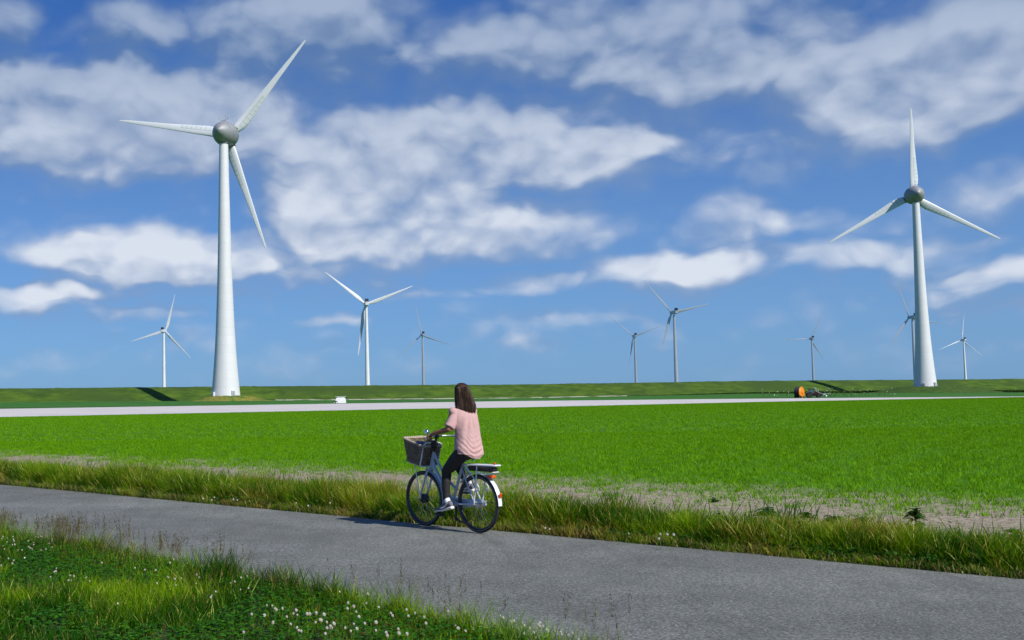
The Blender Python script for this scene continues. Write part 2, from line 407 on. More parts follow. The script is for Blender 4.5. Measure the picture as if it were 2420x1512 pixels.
def rf(px):
    a, b_ = zs(px)[:2]; j = (vnoise(np.array(px / 9.), np.array(3.3), 2) - .5) * 1.2
    return [((px - PX) / F * D, D) for D in np.linspace(a + j, b_ + j * 2, 6)]
strip('bare_field', M['bare'], rf, np.arange(-900, 3200, 12.), .02)
# stone track at the dyke foot
M['track'] = groundmat('pale_stones', (.40, .38, .28), (.62, .58, .50), 1.5, (.12, .16, .04), .12, bump=.5, thr2=(.50, .56))
def tf(px):
    Df = zs(px)[4]; j = float(vnoise(np.array(px / 14.), np.array(1.3), 9)) * 3
    return [((px - PX) / F * D, D) for D in (Df - 13 - j, Df - 9, Df - 6 + j)]
V = []; pxs = np.arange(648, 1480, 4.)
for px in pxs:
    for k, (x, y) in enumerate(tf(px)): V.append((x, y, Zm(x, y) + (.05, .42, .30)[k]))
tag(npmesh('stone_track', np.array(V), np.array([(i*3+r, (i+1)*3+r, (i+1)*3+r+1, i*3+r+1) for i in range(len(pxs)-1) for r in range(2)]), M['track'], smooth=True), kind='structure')
# road in road coordinates: s along (north-west), q across (north-east)
r2 = math.sqrt(.5)
def sq(s, q): return ((q - s) * r2, (q + s) * r2)
S = np.concatenate([[-400, -100, -40], np.arange(-20, 40, .25), [60, 150, 500]])
def q_near(s): return np.interp(s, [-20, 4.3, 6.5, 9.3, 12.9, 30], [5.90, 6.12, 6.38, 6.70, 6.86, 6.95])
Q_FAR = 10.93
def edge(s, k): return (vnoise(np.array(s * 3.0), np.array(k * 7.), 5) - .5) * .07 + (vnoise(np.array(s * .5), np.array(k * 3.), 6) - .5) * .10
V = []; nq = 5
for s in S:
    a, b_ = float(q_near(s) + edge(s, 1)), float(Q_FAR + edge(s, 2))
    for i in range(nq):
        x, y = sq(s, a + (b_ - a) * i / (nq - 1)); V.append((x, y, [.0, .012, .02, .012, 0][i]))
tag(npmesh('road', np.array(V), np.array([(i*nq+r, i*nq+r+1, (i+1)*nq+r+1, (i+1)*nq+r) for i in range(len(S)-1) for r in range(nq-1)]), M['asphalt'], smooth=True), kind='structure')
def sheet(name, m, qa, qb, z, nseg=8):
    V = []
    for s in S:
        a = qa(s) if callable(qa) else qa; b_ = qb(s) if callable(qb) else qb
        for i in range(nseg + 1):
            q = a + (b_ - a) * i / nseg; x, y = sq(s, q)
            V.append((x, y, z + (0 if i in (0, nseg) else float(fbm(np.array(x * 1.5), np.array(y * 1.5), 4) - .5) * .04)))
    n = nseg + 1
    return tag(npmesh(name, np.array(V), np.array([(i*n+r, i*n+r+1, (i+1)*n+r+1, (i+1)*n+r) for i in range(len(S)-1) for r in range(nseg)]), m, smooth=True), kind='structure')
sheet('verge', M['verge_soil'], -30, lambda s: float(q_near(s)) + .12, -.012, 20)
sheet('far_verge', M['verge_soil'], Q_FAR - .14, 12.5, -.012)
# soil under the crop
V = []; PXs = np.arange(-3200, 5200, 60.); Dn = np.linspace(0, 1, 30)
for px in PXs:
    tx = (px - PX) / F; y0 = 12.45 / r2 / (1 + tx) if tx > -.9 else 120
    y1 = zs(px)[0] + 1.5; y0 = min(y0, y1 - 1)
    for t in Dn:
        y = y0 + (y1 - y0) * t**2; V.append((tx * y, y, .004 + (float(fbm(np.array(tx * y * 3), np.array(y * 3), 2, 2)) - .5) * .05 * (y < 40)))
n = len(Dn)
M['cropground'] = None
m = bpy.data.materials.new('field_soil'); m.use_nodes = True; N = NT(m.node_tree); b = N.n['Principled BSDF']
tc = N.new('ShaderNodeTexCoord').outputs['Object']; sx = N.new('ShaderNodeSeparateXYZ'); N.put(sx.inputs[0], tc)
q = N.m('MULTIPLY', N.m('ADD', sx.outputs[0], sx.outputs[1]), r2)
soilc = N.mix(N.ss(N.noise(tc, 9, 5, .65), .3, .7), (.16, .13, .085), (.46, .39, .28))
soilc = N.mix(N.ss(N.noise(tc, 30, 4, .6), .55, .63), soilc, (.46, .41, .34))
gr_ = N.mix(N.ss(N.noise(tc, 3, 6, .7), .3, .7), (.050, .150, .002), (.085, .25, .003))
fac = N.ss(N.m('ADD', q, N.m('MULTIPLY', N.noise(tc, .5, 4, .6), 6)), 19.5, 23)
N.put(b.inputs['Base Color'], N.mix(fac, soilc, gr_)); b.inputs['Roughness'].default_value = .9; b.inputs['Specular IOR Level'].default_value = .15
bn = N.new('ShaderNodeBump'); bn.inputs['Strength'].default_value = 1; bn.inputs['Distance'].default_value = .04
N.put(bn.inputs['Height'], N.noise(tc, 16, 5, .65)); N.l.new(bn.outputs[0], b.inputs['Normal'])
tag(npmesh('field_soil', np.array(V), np.array([(i*n+r, (i+1)*n+r, (i+1)*n+r+1, i*n+r+1) for i in range(len(PXs)-1) for r in range(n-1)]), m, smooth=True), kind='structure')

# ------------------------------------------------------------------ vegetation
def infrustum(x, y, mg=1.2):
    u = PX + F * x / np.maximum(y, .1)
    return (y > 5.5) & (x > y * (-60 - PX) / F - mg) & (x < y * (2480 - PX) / F + mg)
def blades(name, x, y, z, h, wd, lean, col, m, lev=(0, .45, .8, 1.0), wprof=(1, .85, .5, 0), curl=1.8, parent=None, leandir=None):
    n = len(x); a = rng.uniform(0, 2*np.pi, n) if leandir is None else leandir; fa = rng.uniform(0, 2*np.pi, n)
    k = len(lev); V = np.zeros((n, 2*k-1, 3), np.float32)
    for i, t in enumerate(lev):
        off = lean * h * t**curl; cz = h * t * np.sqrt(np.maximum(1 - (lean * t)**2 * .5, .2))
        cx = x + np.cos(a) * off; cy = y + np.sin(a) * off
        if i < k - 1:
            hw = wd * wprof[i] / 2
            V[:, 2*i] = np.stack([cx - np.cos(fa)*hw, cy - np.sin(fa)*hw, z + cz], 1); V[:, 2*i+1] = np.stack([cx + np.cos(fa)*hw, cy + np.sin(fa)*hw, z + cz], 1)
        else: V[:, 2*i] = np.stack([cx, cy, z + cz], 1)
    fs = []
    for i in range(k - 2): fs += [(2*i, 2*i+1, 2*i+3), (2*i, 2*i+3, 2*i+2)]
    fs.append((2*k-4, 2*k-3, 2*k-2)); fs = np.array(fs)
    Fc = (fs[None] + (np.arange(n) * (2*k-1))[:, None, None]).reshape(-1, 3)
    return npmesh(name, V.reshape(-1, 3), Fc, m, parent, col=np.repeat(col, 2*k-1, axis=0))
def merge(sets):
    return [np.concatenate([s[i] for s in sets]) for i in range(7)]
def lerp(a, b_, t): return np.array(a)[None] * (1 - t[:, None]) + np.array(b_)[None] * t[:, None]
def clumped(n, s0, s1, q0, q1, k, spread):
    """tufts: k blades round each of n/k centres"""
    c = n // k; cs = rng.uniform(s0, s1, c); cq = q0(cs) + (q1(cs) - q0(cs)) * rng.random(c)
    s = np.repeat(cs, k) + rng.normal(0, spread, c * k); q = np.repeat(cq, k) + rng.normal(0, spread, c * k)
    return s, q, np.repeat(rng.random(c), k)
# near verge
s, q, cid = clumped(330000, 0, 17, lambda s: np.full_like(s, 2.2), lambda s: q_near(s) + .02, 16, .026)
x, y = (q - s) * r2, (q + s) * r2; ok = infrustum(x, y, 1.6) & (y > 5.8) & (q < q_near(s) + .10); s, q, cid, x, y = s[ok], q[ok], cid[ok], x[ok], y[ok]
d_edge = q_near(s) - q
pat = fbm(s * .9, q * 1.1, 21); clv = fbm(s * .55 + 9, q * .8, 31)
hfac = .55 + .75 * cid
isclv = (clv > .585) | ((s < 7.6) & (d_edge > .15) & (clv > .40)); keep = ~(isclv & (rng.random(len(s)) < .62)); 
s, q, cid, x, y, d_edge, pat, isclv, hfac = [v[keep] for v in (s, q, cid, x, y, d_edge, pat, isclv, hfac)]
n = len(s); edgef = np.clip(1 - np.abs(d_edge - .3) / .55, 0, 1)
h = (.045 + .065 * rng.random(n) + .06 * pat + .17 * edgef * rng.random(n) * fbm(s * 1.5, q * 1.5, 91) * 2 * (s > 6.0)) * np.where(isclv, .6, 1) * hfac
wd = .0035 + .0045 * rng.random(n)
t = np.clip((pat - .5) * 4 + rng.normal(0, .22, n) + (cid * 7.3 % 1 - .5) * .9 + .20, 0, 1)
col = lerp((.016, .090, .001), (.210, .380, .004), t)
dry = rng.random(n) < (.05 + .38 * edgef * (fbm(s * 1.3, q * 2, 77) > .45)); col[dry] = lerp((.22, .19, .045), (.14, .085, .03), rng.random(dry.sum()))
hl = (rng.random(n) < .035) & ~isclv; col[hl] = lerp((.42, .58, .10), (.50, .46, .12), rng.random(hl.sum())); wd[hl] *= 1.35
hay = (np.hypot((x + 2.9) / .55, (y - 9.75) / .35) < 1) & (rng.random(n) < .7); col[hay] = lerp((.33, .32, .14), (.22, .25, .08), rng.random(hay.sum())); h[hay] *= .8
lean = np.where(hay, .95, .15 + .55 * rng.random(n))
tag(blades('near_grass', x, y, np.full(n, -.02), h * 1.25, wd, lean, col, M['grass']), 'lush green grass covering the near verge at bottom left', 'grass', kind='stuff')
# clover leaves (round leaflets) on both verges
def leaflets(name, x, y, z, r, col, m, tilt=.5, el=1.0):
    n = len(x); k = 6; a = rng.uniform(0, 2*np.pi, n); ta = rng.uniform(0, 2*np.pi, n); tl = rng.uniform(.05, tilt, n)
    N_ = np.stack([np.cos(ta)*np.sin(tl), np.sin(ta)*np.sin(tl), np.cos(tl)], 1)
    U_ = np.stack([np.cos(a), np.sin(a), np.zeros(n)], 1); U_ -= N_ * (U_*N_).sum(1)[:, None]; U_ /= np.linalg.norm(U_, axis=1)[:, None]; W_ = np.cross(N_, U_)
    V = np.zeros((n, k, 3)); c0 = np.stack([x, y, z], 1)
    for i in range(k):
        b_ = 2*np.pi*i/k; V[:, i] = c0 + (U_*math.cos(b_)*el + W_*math.sin(b_)) * r[:, None]
    Fc = np.arange(n*k).reshape(n, k)
    return npmesh(name, V.reshape(-1, 3), Fc, m, col=np.repeat(col, k, axis=0))
cs_, cq_ = rng.uniform(0, 17, 90000), rng.uniform(2.4, 7.0, 90000); clv = fbm(cs_ * .55 + 9, cq_ * .8, 31); de = q_near(cs_) - cq_
x, y = (cq_ - cs_) * r2, (cq_ + cs_) * r2
ok = infrustum(x, y, .5) & (y > 6.3) & (de > .06) & ((clv > .585) | ((cs_ < 7.6) & (de > .15) & (clv > .40)) | (rng.random(90000) < .07)); x, y = x[ok], y[ok]
X = []; Y = []; Zz = []; R_ = []; Cc = []
for k in range(3):
    a0 = rng.uniform(0, 2*np.pi, len(x)) if k == 0 else a0 + 2.09
    X.append(x + np.cos(a0) * .008); Y.append(y + np.sin(a0) * .008)
    if k == 0: hz = .04 + .07 * rng.random(len(x)); tt = rng.random(len(x))
    Zz.append(hz); R_.append(.007 + .005 * tt); Cc.append(lerp((.014, .085, .003), (.060, .22, .008), tt))
tag(leaflets('clover_patch', np.concatenate(X), np.concatenate(Y), np.concatenate(Zz), np.concatenate(R_), np.concatenate(Cc), M['grass']), 'dark green clover leaves mixed into the near verge grass', 'clover', kind='stuff')
# tall seeding grasses along the edge of the near verge
n = 2600; s = rng.uniform(3.6, 14.5, n); dq = rng.gamma(1.5, .14, n)
dn = fbm(s * 2.3, s * 0 + 5, 14, 3); kp = rng.random(n) < np.clip((dn - .44) * 4.5, .03, 1) * np.clip((s - 2) / 7, .25, 1) * (.35 + .65 * (np.abs(s - 11) < 2.0)); s, dq = s[kp], dq[kp]; q = q_near(s) - dq + .05; n = len(s)
x, y = (q - s) * r2, (q + s) * r2; h = .20 + .22 * rng.random(n) * np.clip(fbm(s * 1.1, s * 0 + 2, 8, 2) * 1.7, .3, 1.2)
col = lerp((.20, .24, .06), (.17, .10, .05), rng.random(n)); ld = rng.normal(.4, 1.4, n)
stems = blades('seeding_grass', x, y, np.full(n, -.01), h, np.full(n, .0030), .12 + .35 * rng.random(n), col, M['dry'], wprof=(1, .8, .7, 0), leandir=ld)
tag(stems, 'tall thin brown seeding grass stalks along the near road edge', 'grass', kind='stuff')
# seed heads: clusters of small grains near the tips of half of them
sel = rng.random(n) < .55; xh, yh, hh = x[sel], y[sel], h[sel]; G_ = []
k = 16; tt = rng.random((len(xh), k)) * .35
gx = xh[:, None] + rng.normal(0, .006, tt.shape) + .25 * hh[:, None] * np.cos(ld[sel])[:, None]; gy = yh[:, None] + rng.normal(0, .006, tt.shape) + .25 * hh[:, None] * np.sin(ld[sel])[:, None]
gz_ = hh[:, None] * (.98 - tt); cg = np.repeat(lerp((.075, .050, .025), (.17, .14, .06), rng.random(len(xh))), k, axis=0)
sh = blades('seed_heads', gx.ravel(), gy.ravel(), gz_.ravel(), np.full(gx.size, .022), np.full(gx.size, .004), np.full(gx.size, .4), cg, M['dry'], lev=(0, .6, 1), wprof=(.7, 1, 0))
sh.parent = stems
# long green tufts leaning over the near road edge
nt = 95; ts_ = rng.uniform(3.8, 14.5, nt); ts_ = ts_[rng.random(nt) < np.clip(.45 + 2.5 * (fbm(ts_ * .9, ts_ * 0 + 3, 17, 3) - .45), .1, 1)]; nt = len(ts_)
s = np.repeat(ts_, 34) + rng.normal(0, .055, nt * 34); q = q_near(s) - np.repeat(rng.gamma(1.3, .12, nt), 34) + rng.normal(0, .05, nt * 34); n = len(s); th = np.repeat(rng.uniform(.16, .36, nt), 34)
tag(blades('edge_tufts', (q - s) * r2, (q + s) * r2, np.full(n, -.01), th * rng.uniform(.5, 1.05, n), rng.uniform(.0035, .007, n), rng.uniform(.15, .75, n), lerp((.055, .19, .006), (.26, .38, .05), rng.random(n)), M['grass']), 'long green grass tufts leaning over the near road edge', 'grass', kind='stuff')
# far verge
s, q, cid = clumped(300000, -1.5, 26, lambda s: np.full_like(s, Q_FAR - .02), lambda s: 11.95 + .45 * (fbm(s * 1.2, s * 0, 5) - .5), 16, .032)
x, y = (q - s) * r2, (q + s) * r2; ok = infrustum(x, y, 3.0) & (q > Q_FAR - .05 + .05 * cid); s, q, cid, x, y = s[ok], q[ok], cid[ok], x[ok], y[ok]; n = len(s)
pat = fbm(s * .8, q * 1.2, 41); fine = fbm(s * 3, q * 3, 43); rise = np.clip((q - Q_FAR) / .28, .35, 1)
h = (.10 + .15 * rng.random(n) + .12 * fine) * rise * (1 + .25 * (pat - .5)) * (.60 + .55 * fbm(s * 2.2, q * 2.2, 44)) * np.clip(.74 + s * .022, .74, 1) * (.7 + .55 * cid); wd = .0050 + .0055 * rng.random(n)
t = np.clip((fine - .5) * 3.0 + .42 + (cid * 7.3 % 1 - .5) * .9 + rng.normal(0, .2, n), 0, 1)
col = lerp((.022, .105, .002), (.200, .350, .006), t)
yel = rng.random(n) < np.clip(.09 + 2.4 * (fbm(s * 1.0, q * 2.0, 47) - .50), .05, .7); col[yel] = lerp((.40, .37, .05), (.28, .18, .03), rng.random(yel.sum()))
hl = rng.random(n) < .03; col[hl] = lerp((.60, .62, .16), (.55, .45, .14), rng.random(hl.sum())); wd[hl] *= 1.5; h[hl] *= 1.08
base = rng.random(n) < .35 * (q < Q_FAR + .12); col[base] = (.26, .21, .09)
tag(blades('far_grass', x, y, np.full(n, -.02), h * 1.62, wd, .15 + .65 * rng.random(n), col, M['grass']), 'long yellow-green grass on the verge between road and field', 'grass', kind='stuff')
# reeds and taller green shoots sticking up from the far verge
n = 900; s = rng.uniform(-1, 25, n); cen = rng.choice(np.array([12.1, 12.6, 19.4, 20.5, 14.9, 13.6, 15.9, 18.2, 10.2, 7.3, 5.2]), n); s = np.where(rng.random(n) < .6, cen + rng.normal(0, .16, n), s); q = 12.0 + rng.random(n) * .35
x, y = (q - s) * r2, (q + s) * r2
tag(blades('green_shoots', x, y, np.full(n, 0.), .28 + .24 * rng.random(n), np.full(n, .014), .1 + .4 * rng.random(n), lerp((.03, .10, .01), (.07, .17, .02), rng.random(n)), M['grass'], wprof=(.7, 1, .6, 0)), 'taller dark green shoots along the back of the far verge', 'grass', kind='stuff')
# mixed broad-leaved weeds standing in the far verge
n = 30000; s = rng.uniform(-1, 25, n); q = Q_FAR + .12 + rng.random(n) * 1.15; kk = (fbm(s * 1.3, q * 1.6, 71, 3) > .53) & ((s > 12.5) | (rng.random(n) < .35)); s, q = s[kk], q[kk]; n = len(s)
tag(leaflets('mixed_weeds', (q - s) * r2, (q + s) * r2, .06 + .26 * rng.random(n) * np.clip((q - Q_FAR) / .5, .3, 1), .010 + .016 * rng.random(n), lerp((.018, .075, .006), (.10, .20, .015), rng.random(n)**1.5), M['grass'], 1.2, .6), 'dark broad leaves of mixed weeds among the far verge grass', 'weeds', kind='stuff')
n = 420; s = rng.uniform(13, 22, n); q = Q_FAR + .25 + rng.random(n) * .9; kk = fbm(s * 1.2, q, 73, 3) > .5; s, q = s[kk], q[kk]; n = len(s)
tag(leaflets('pink_clover', (q - s) * r2, (q + s) * r2, .16 + .16 * rng.random(n), np.full(n, .013), lerp((.42, .20, .20), (.55, .45, .35), rng.random(n)), M['dry'], 1.2), 'faded pink clover heads scattered over the far verge at left', 'clover', kind='stuff')
# low broad leaves near the asphalt on the far verge
n = 9000; s = rng.uniform(-1, 24, n); q = Q_FAR + .03 + rng.gamma(1.4, .10, n); kk = fbm(s * .9, s * 0 + 1, 61, 3) > .54; s, q = s[kk], q[kk]; n = len(s); x, y = (q - s) * r2, (q + s) * r2
tag(leaflets('low_clover', x, y, .03 + .10 * rng.random(n), .010 + .012 * rng.random(n), lerp((.02, .08, .008), (.05, .15, .015), rng.random(n)), M['grass'], .9), 'low dark clover leaves lining the far edge of the road', 'clover', kind='stuff')
# crop
def crops(y0, y1, dens_, nl, hh, ww, name, lab):
    A = .5 * (y1**2 - y0**2) * ((2480 + 60) / F) * 1.05 + 7.0 * (y1 - y0); n = int(A * dens_)
    y = np.sqrt(rng.uniform(y0**2, y1**2, n)); xa, xb = -.345 * y - 3.5, .66 * y + 3.5; x = xa + (xb - xa) * rng.random(n); px = PX + F * x / y; kq = (xb - xa) / (1.005 * y); kq = rng.random(n) < kq / kq.max(); x, y, px = x[kq], y[kq], px[kq]; n = len(x)
    a = np.array([zs(p_)[0] for p_ in np.arange(-400, 3000, 40)]); lim = np.interp(px, np.arange(-400, 3000, 40), a)
    qq = (x + y) * r2; edge_ = 15.3 + 4.6 * (fbm(x * .35, y * .35, 51) - .5) + 2.5 * (fbm(x * 1.4, y * 1.4, 52) - .5) 
    pr = np.clip((qq - edge_) / 2.6, 0, 1) + .34 * (qq > 12.7) * (fbm(x * 1.1, y * 1.1, 53) > .5)
    ok = (y < lim) & (rng.random(n) < pr); x, y, qq = x[ok], y[ok], qq[ok]; n = len(x)
    vig = .65 + .5 * fbm(x * .5, y * .5, 57) + .15 * rng.random(n)
    x = np.repeat(x, nl); y = np.repeat(y, nl); vig = np.repeat(vig, nl); N_ = n * nl
    x = x + rng.normal(0, .032 + ww, N_); y = y + rng.normal(0, .032 + ww, N_)
    t = np.clip(rng.random(N_) * .9 + (np.repeat(rng.random(n), nl) - .5) * .4, 0, 1)
    col = lerp((.062, .195, .001), (.240, .500, .003), t)
    return tag(blades(name, x, y, np.full(N_, 0.0), hh * vig * (.7 + .6 * rng.random(N_)), np.full(N_, ww), .3 + .6 * rng.random(N_), col, M['crop'], lev=(0, 1), wprof=(1, 0), curl=1.5), lab, 'crop', kind='stuff')
crops(14, 45, 70, 7, .075, .0135, 'young_crop', 'bright green young crop plants in the near half of the field')
crops(43, 160, 14, 6, .075, .028, 'distant_crop', 'bright green crop covering the far half of the field')

# ------------------------------------------------------------------ broad-leaved weeds at the field edge
def weed(px, py, sz, label, nleaf=26, tall=False):
    p = gz(px, py); e = empty('leafy_weed', (p[0], p[1], 0.0)); mb = MB()
    V = []; Fc = []; col = []
    for i in range(nleaf):
        a = rng.uniform(0, 2*math.pi); L = sz * rng.uniform(.5, 1.0); w_ = L * .50; pit = rng.uniform(.1, 1.0) ; bz = rng.uniform(0, sz * (1.3 if tall else .45)); b0 = len(V)
        d = np.array([math.cos(a), math.sin(a), 0]); sdv = np.array([-math.sin(a), math.cos(a), 0]); ts = (0, .3, .65, 1)
        for j, t in enumerate(ts):
            c_ = d * L * t * math.cos(pit) + np.array([0, 0, bz + L * (math.sin(pit) * t - .55 * t * t)]); c_[2] = max(c_[2], .01)
            hw = w_ * (.25, 1, .8, .05)[j] / 2
            V += [c_ - sdv * hw + [0, 0, .01], c_, c_ + sdv * hw + [0, 0, .01]]
        for j in range(3):
            o = b0 + j * 3; Fc += [(o, o+1, o+4, o+3), (o+1, o+2, o+5, o+4)]
        col += [tuple(lerp((.018, .065, .012), (.04, .13, .02), np.array([rng.random()]))[0])] * 12
    npmesh('leaves', np.array(V), np.array(Fc), M['crop'], e, np.array(col), smooth=True)
    MB().tube([(0, 0, 0), (.01, 0, sz * .6), (.02, .01, sz * (1.5 if tall else .8))], [.008, .006, .003], 6).build('stem', M['clover_stem'], e)
    tag(e, label, 'weed', 'dark leafy weeds along the field edge')
weed(1812, 1220, .20, 'dark leafy weed with a pointed top, leftmost along the stony field edge', 34)
weed(1905, 1226, .13, 'low spreading dark weed right of the pointed leafy weed', 26)
weed(1968, 1236, .15, 'dark spreading weed left of the middle of the stony field edge at right', 26)
weed(2035, 1238, .14, 'flat dark weed nearest left of the tall branching weed', 26)
weed(2163, 1250, .16, 'tall branching dark weed standing against bare soil at right', 42, True)
weed(2395, 1268, .14, 'dark weed at the right edge of the photo above the verge', 24)
weed(1265, 1247, .14, 'rosette of narrow leaves at the road edge just right of the rear wheel', 40)
weed(1240, 1247, .09, 'small leaf tuft beside the rear wheel at the road edge', 24)
weed(1690, 1188, .11, 'small weed among the verge tops left of the bare stony soil', 20)

# ------------------------------------------------------------------ white clover blossoms (individual)
fl = MB()
for i in range(46):
    t = (i + .5) / 46; ph = i * 2.39996; zz = 1 - 1.55 * t; rr = math.sqrt(max(0, 1 - zz * zz)); d = Vector((rr * math.cos(ph), rr * math.sin(ph), zz))
    a = d.cross(Vector((0, 0, 1))).normalized() if abs(d.z) < .99 else Vector((1, 0, 0)); base = d * .0045; tip = d * .0105
    fl.add([base - a * .0016, base + a * .0016, tip + a * .001 + Vector((0, 0, .001)), tip - a * .001 + Vector((0, 0, .001)), base + d.cross(a) * .0015], [(0, 1, 2, 3), (0, 4, 3), (1, 4, 2)])
flm = fl.mesh('blossom'); flm.materials.append(M['flower'])
skm = MB().lathe([(-.004, .002), (-.008, .0075), (-.003, .008), (0, .003)], n=8).mesh('faded_petals'); skm.materials.append(M['flower_base'])
stm = MB().tube([(0, 0, -.12), (.004, 0, -.06), (0, 0, -.006)], .0012, 5).mesh('stalk'); stm.materials.append(M['clover_stem'])
ORD = 'first second third fourth fifth sixth seventh eighth ninth tenth eleventh twelfth thirteenth fourteenth fifteenth sixteenth seventeenth eighteenth nineteenth twentieth'.split()
ORD = ORD + ['twenty-' + o for o in ORD[:9]] + ['thirtieth'] + ['thirty-' + o for o in ORD[:9]]
def blossoms(pts, label, sc=1.0, zt=.15):
    glab = label.replace('white clover blossom', 'white clover blossoms'); base_ = label
    for i_, (px, py) in enumerate(sorted(pts)):
        label = base_.replace('white clover blossom', 'white clover blossom, ' + ORD[i_] + ' from left,')
        p = gz(px, py, zt * rng.uniform(.75, 1.1)); k = sc * .76 * rng.uniform(.75, 1.2)
        e = empty('clover_flower', p, rng.uniform(0, 6)); e.rotation_euler = (rng.normal(0, .2), rng.normal(0, .2), rng.uniform(0, 6)); e.scale = (k, k, k)
        tag(e, label, 'flower', glab)
        for nm, me in (('blossom', flm), ('faded_petals', skm), ('stalk', stm)):
            o = bpy.data.objects.new(nm, me); C.collection.objects.link(o); o.parent = e
f1 = 1 / 2.1228     # crops of the photo were studied at 2.52 px per photo px
def c1(x, y): return (x / 2.521 / 1.19057, (1450 + y / 2.521) / 1.19057)
def c2(x, y): return ((900 + x / 2.521) / 1.19057, (1450 + y / 2.521) / 1.19057)
L1 = [(190,125),(20,150),(50,160),(92,150),(95,170),(100,182),(50,188),(22,215),(128,245),(157,245),(88,208),(205,222),(238,192),(240,207),(228,237),(255,150),(290,148),(270,155),(200,180),(370,168),(368,180),(370,225),(350,198),(325,238),(292,245),(12,162),(30,240),(105,205),(215,230),(300,150)]
blossoms([c1(*p) for p in L1], 'white clover blossom in the dense cluster at far left of near verge', .95)
L2 = [(60,305),(98,318),(88,340),(175,300),(400,375),(395,395),(385,400),(498,425),(525,430),(485,460),(505,460),(610,440),(635,465),(358,435),(722,335),(835,625),(8,355)]
blossoms([c1(*p) for p in L2], 'white clover blossom in short grass at left of near verge', 1.1)
L3 = [(958,372),(1028,385),(1104,388),(1205,335),(1232,312),(1185,435),(1195,440),(1302,415),(1285,445),(1325,340),(1395,420),(1390,482),(1245,495),(1113,480),(1240,450),(1412,440),(1525,387),(1710,440),(1752,430),(1633,480),(1665,470),(1500,568),(1495,580),(1532,540),(1762,515),(1705,525)]
blossoms([c1(*p) for p in L3], 'white clover blossom among taller grass mid near verge', 1.15)
L4 = [(1785,700),(1875,708),(1893,637),(1930,640),(1950,660),(1960,668),(2003,660),(2033,718),(2080,695),(2100,672),(2108,705),(2178,698),(2197,698),(2242,692),(2300,702),(2272,740),(2238,757),(2318,757),(2105,795),(2118,815),(2135,820),(2062,770),(1935,760),(1728,828),(2318,798),(2340,785),(2368,765),(2350,795),(2305,838)]
blossoms([c1(*p) for p in L4], 'white clover blossom in dark clover left of bottom middle', 1.3)
L5 = [(30,702),(8,742),(48,757),(50,798),(75,785),(100,768),(72,795),(140,540),(198,620),(195,660),(240,645),(257,683),(277,718),(240,768),(178,797),(218,820),(262,803),(318,765),(398,758),(397,815),(417,650),(503,692),(515,710),(470,830),(478,853),(555,805),(560,835),(617,840),(673,692),(738,720),(613,668),(627,712),(340,558),(330,622),(752,765),(38,838)]
blossoms([c2(*p) for p in L5], 'white clover blossom in clover carpet at bottom middle', 1.35)
L6 = [(955,775),(1032,818),(1030,685),(907,680),(980,800),(1085,803),(1158,763),(1277,710),(1300,728),(1290,722),(1350,752),(1375,750),(1360,790),(1400,800),(1440,762),(1448,780),(1447,843),(1485,800),(1515,830),(1560,760),(1565,790),(1580,785),(1550,775),(1612,815),(1660,818),(1690,845),(1710,828),(1715,845),(1790,835),(1760,850),(1830,878)]
blossoms([c2(*p) for p in L6], 'white clover blossom at the lower right tip of near verge', 1.25, .10)
L7 = [gxy for gxy in [(1500/2.521, 775),(1420/2.521, 850),(1660/2.521, 855)]]
def c4(x, y): return (x / 2.521 / 1.19057, (1040 + y / 2.521) / 1.19057)
def c5(x, y): return ((1400 + x / 2.689) / 1.19057, (1300 + y / 2.689) / 1.19057)
blossoms([c4(1495,775),(c4(1520,905)),c4(1440,915),c4(1500,925),c4(1655,920),c4(1683,925),c4(2100,945),c4(2250,930),c4(2185,965),c4(2340,945),c4(1780,745),c4(430,750)], 'white clover blossom on the far verge left of the bicycle', 1.6, .2)
blossoms([c5(360,498),c5(392,505),c5(990,540),c5(1218,580),c5(1230,545),c5(1285,525),c5(1330,548),c5(1378,510),c5(1282,545),c5(1995,548),c5(2147,562)], 'white clover blossom on the far verge right of the bicycle', 1.6, .16)

def voxel_early(mb, name, vs, m_):
    me = mb.mesh('tmp', False); o = bpy.data.objects.new('tmp', me); C.collection.objects.link(o)
    md = o.modifiers.new('r', 'REMESH'); md.mode = 'VOXEL'; md.voxel_size = vs; s2 = o.modifiers.new('s', 'SMOOTH'); s2.iterations = 3
    dg = bpy.context.evaluated_depsgraph_get(); dg.update(); nm = bpy.data.meshes.new_from_object(o.evaluated_get(dg)); bpy.data.objects.remove(o); bpy.data.meshes.remove(me)
    nm.name = name; nm.polygons.foreach_set('use_smooth', [True] * len(nm.polygons)); return link(name, nm, m_)
# ------------------------------------------------------------------ turbines
def towermat(name, col, band):
    m = bpy.data.materials.new(name); m.use_nodes = True; N = NT(m.node_tree); b = N.n['Principled BSDF']
    tc = N.new('ShaderNodeTexCoord').outputs['Object']; s_ = N.new('ShaderNodeSeparateXYZ'); N.put(s_.inputs[0], tc)
    fz = N.m('FRACT', N.m('MULTIPLY', s_.outputs[2], 1 / band)); line = N.ss(fz, .0, .05, .87, 1.0)
    ring = N.noise(N.v('MULTIPLY', N.v('SNAP', tc, (400, 400, band)), (0, 0, .37)), 1.0, 0)
    c = N.mix(N.ss(ring, .3, .7), tuple(k * .96 for k in col), col)
    c = N.mix(N.m('MULTIPLY', N.ss(N.noise(N.v('MULTIPLY', tc, (1, 1, .06)), .9, 5, .6), .45, .75), .25), c, (.52, .54, .52))
    c = N.mix(1.0, c, N.mix(line, (0, 0, 0), (1, 1, 1)), 'MULTIPLY')
    N.put(b.inputs['Base Color'], c); b.inputs['Roughness'].default_value = .55; return m
M['tower'] = towermat('tower_concrete', (.65, .67, .70), 3.9)
M['tube_tower'] = mat('white_tube_tower', (.68, .70, .73), .45, var=.04, vscale=.2)
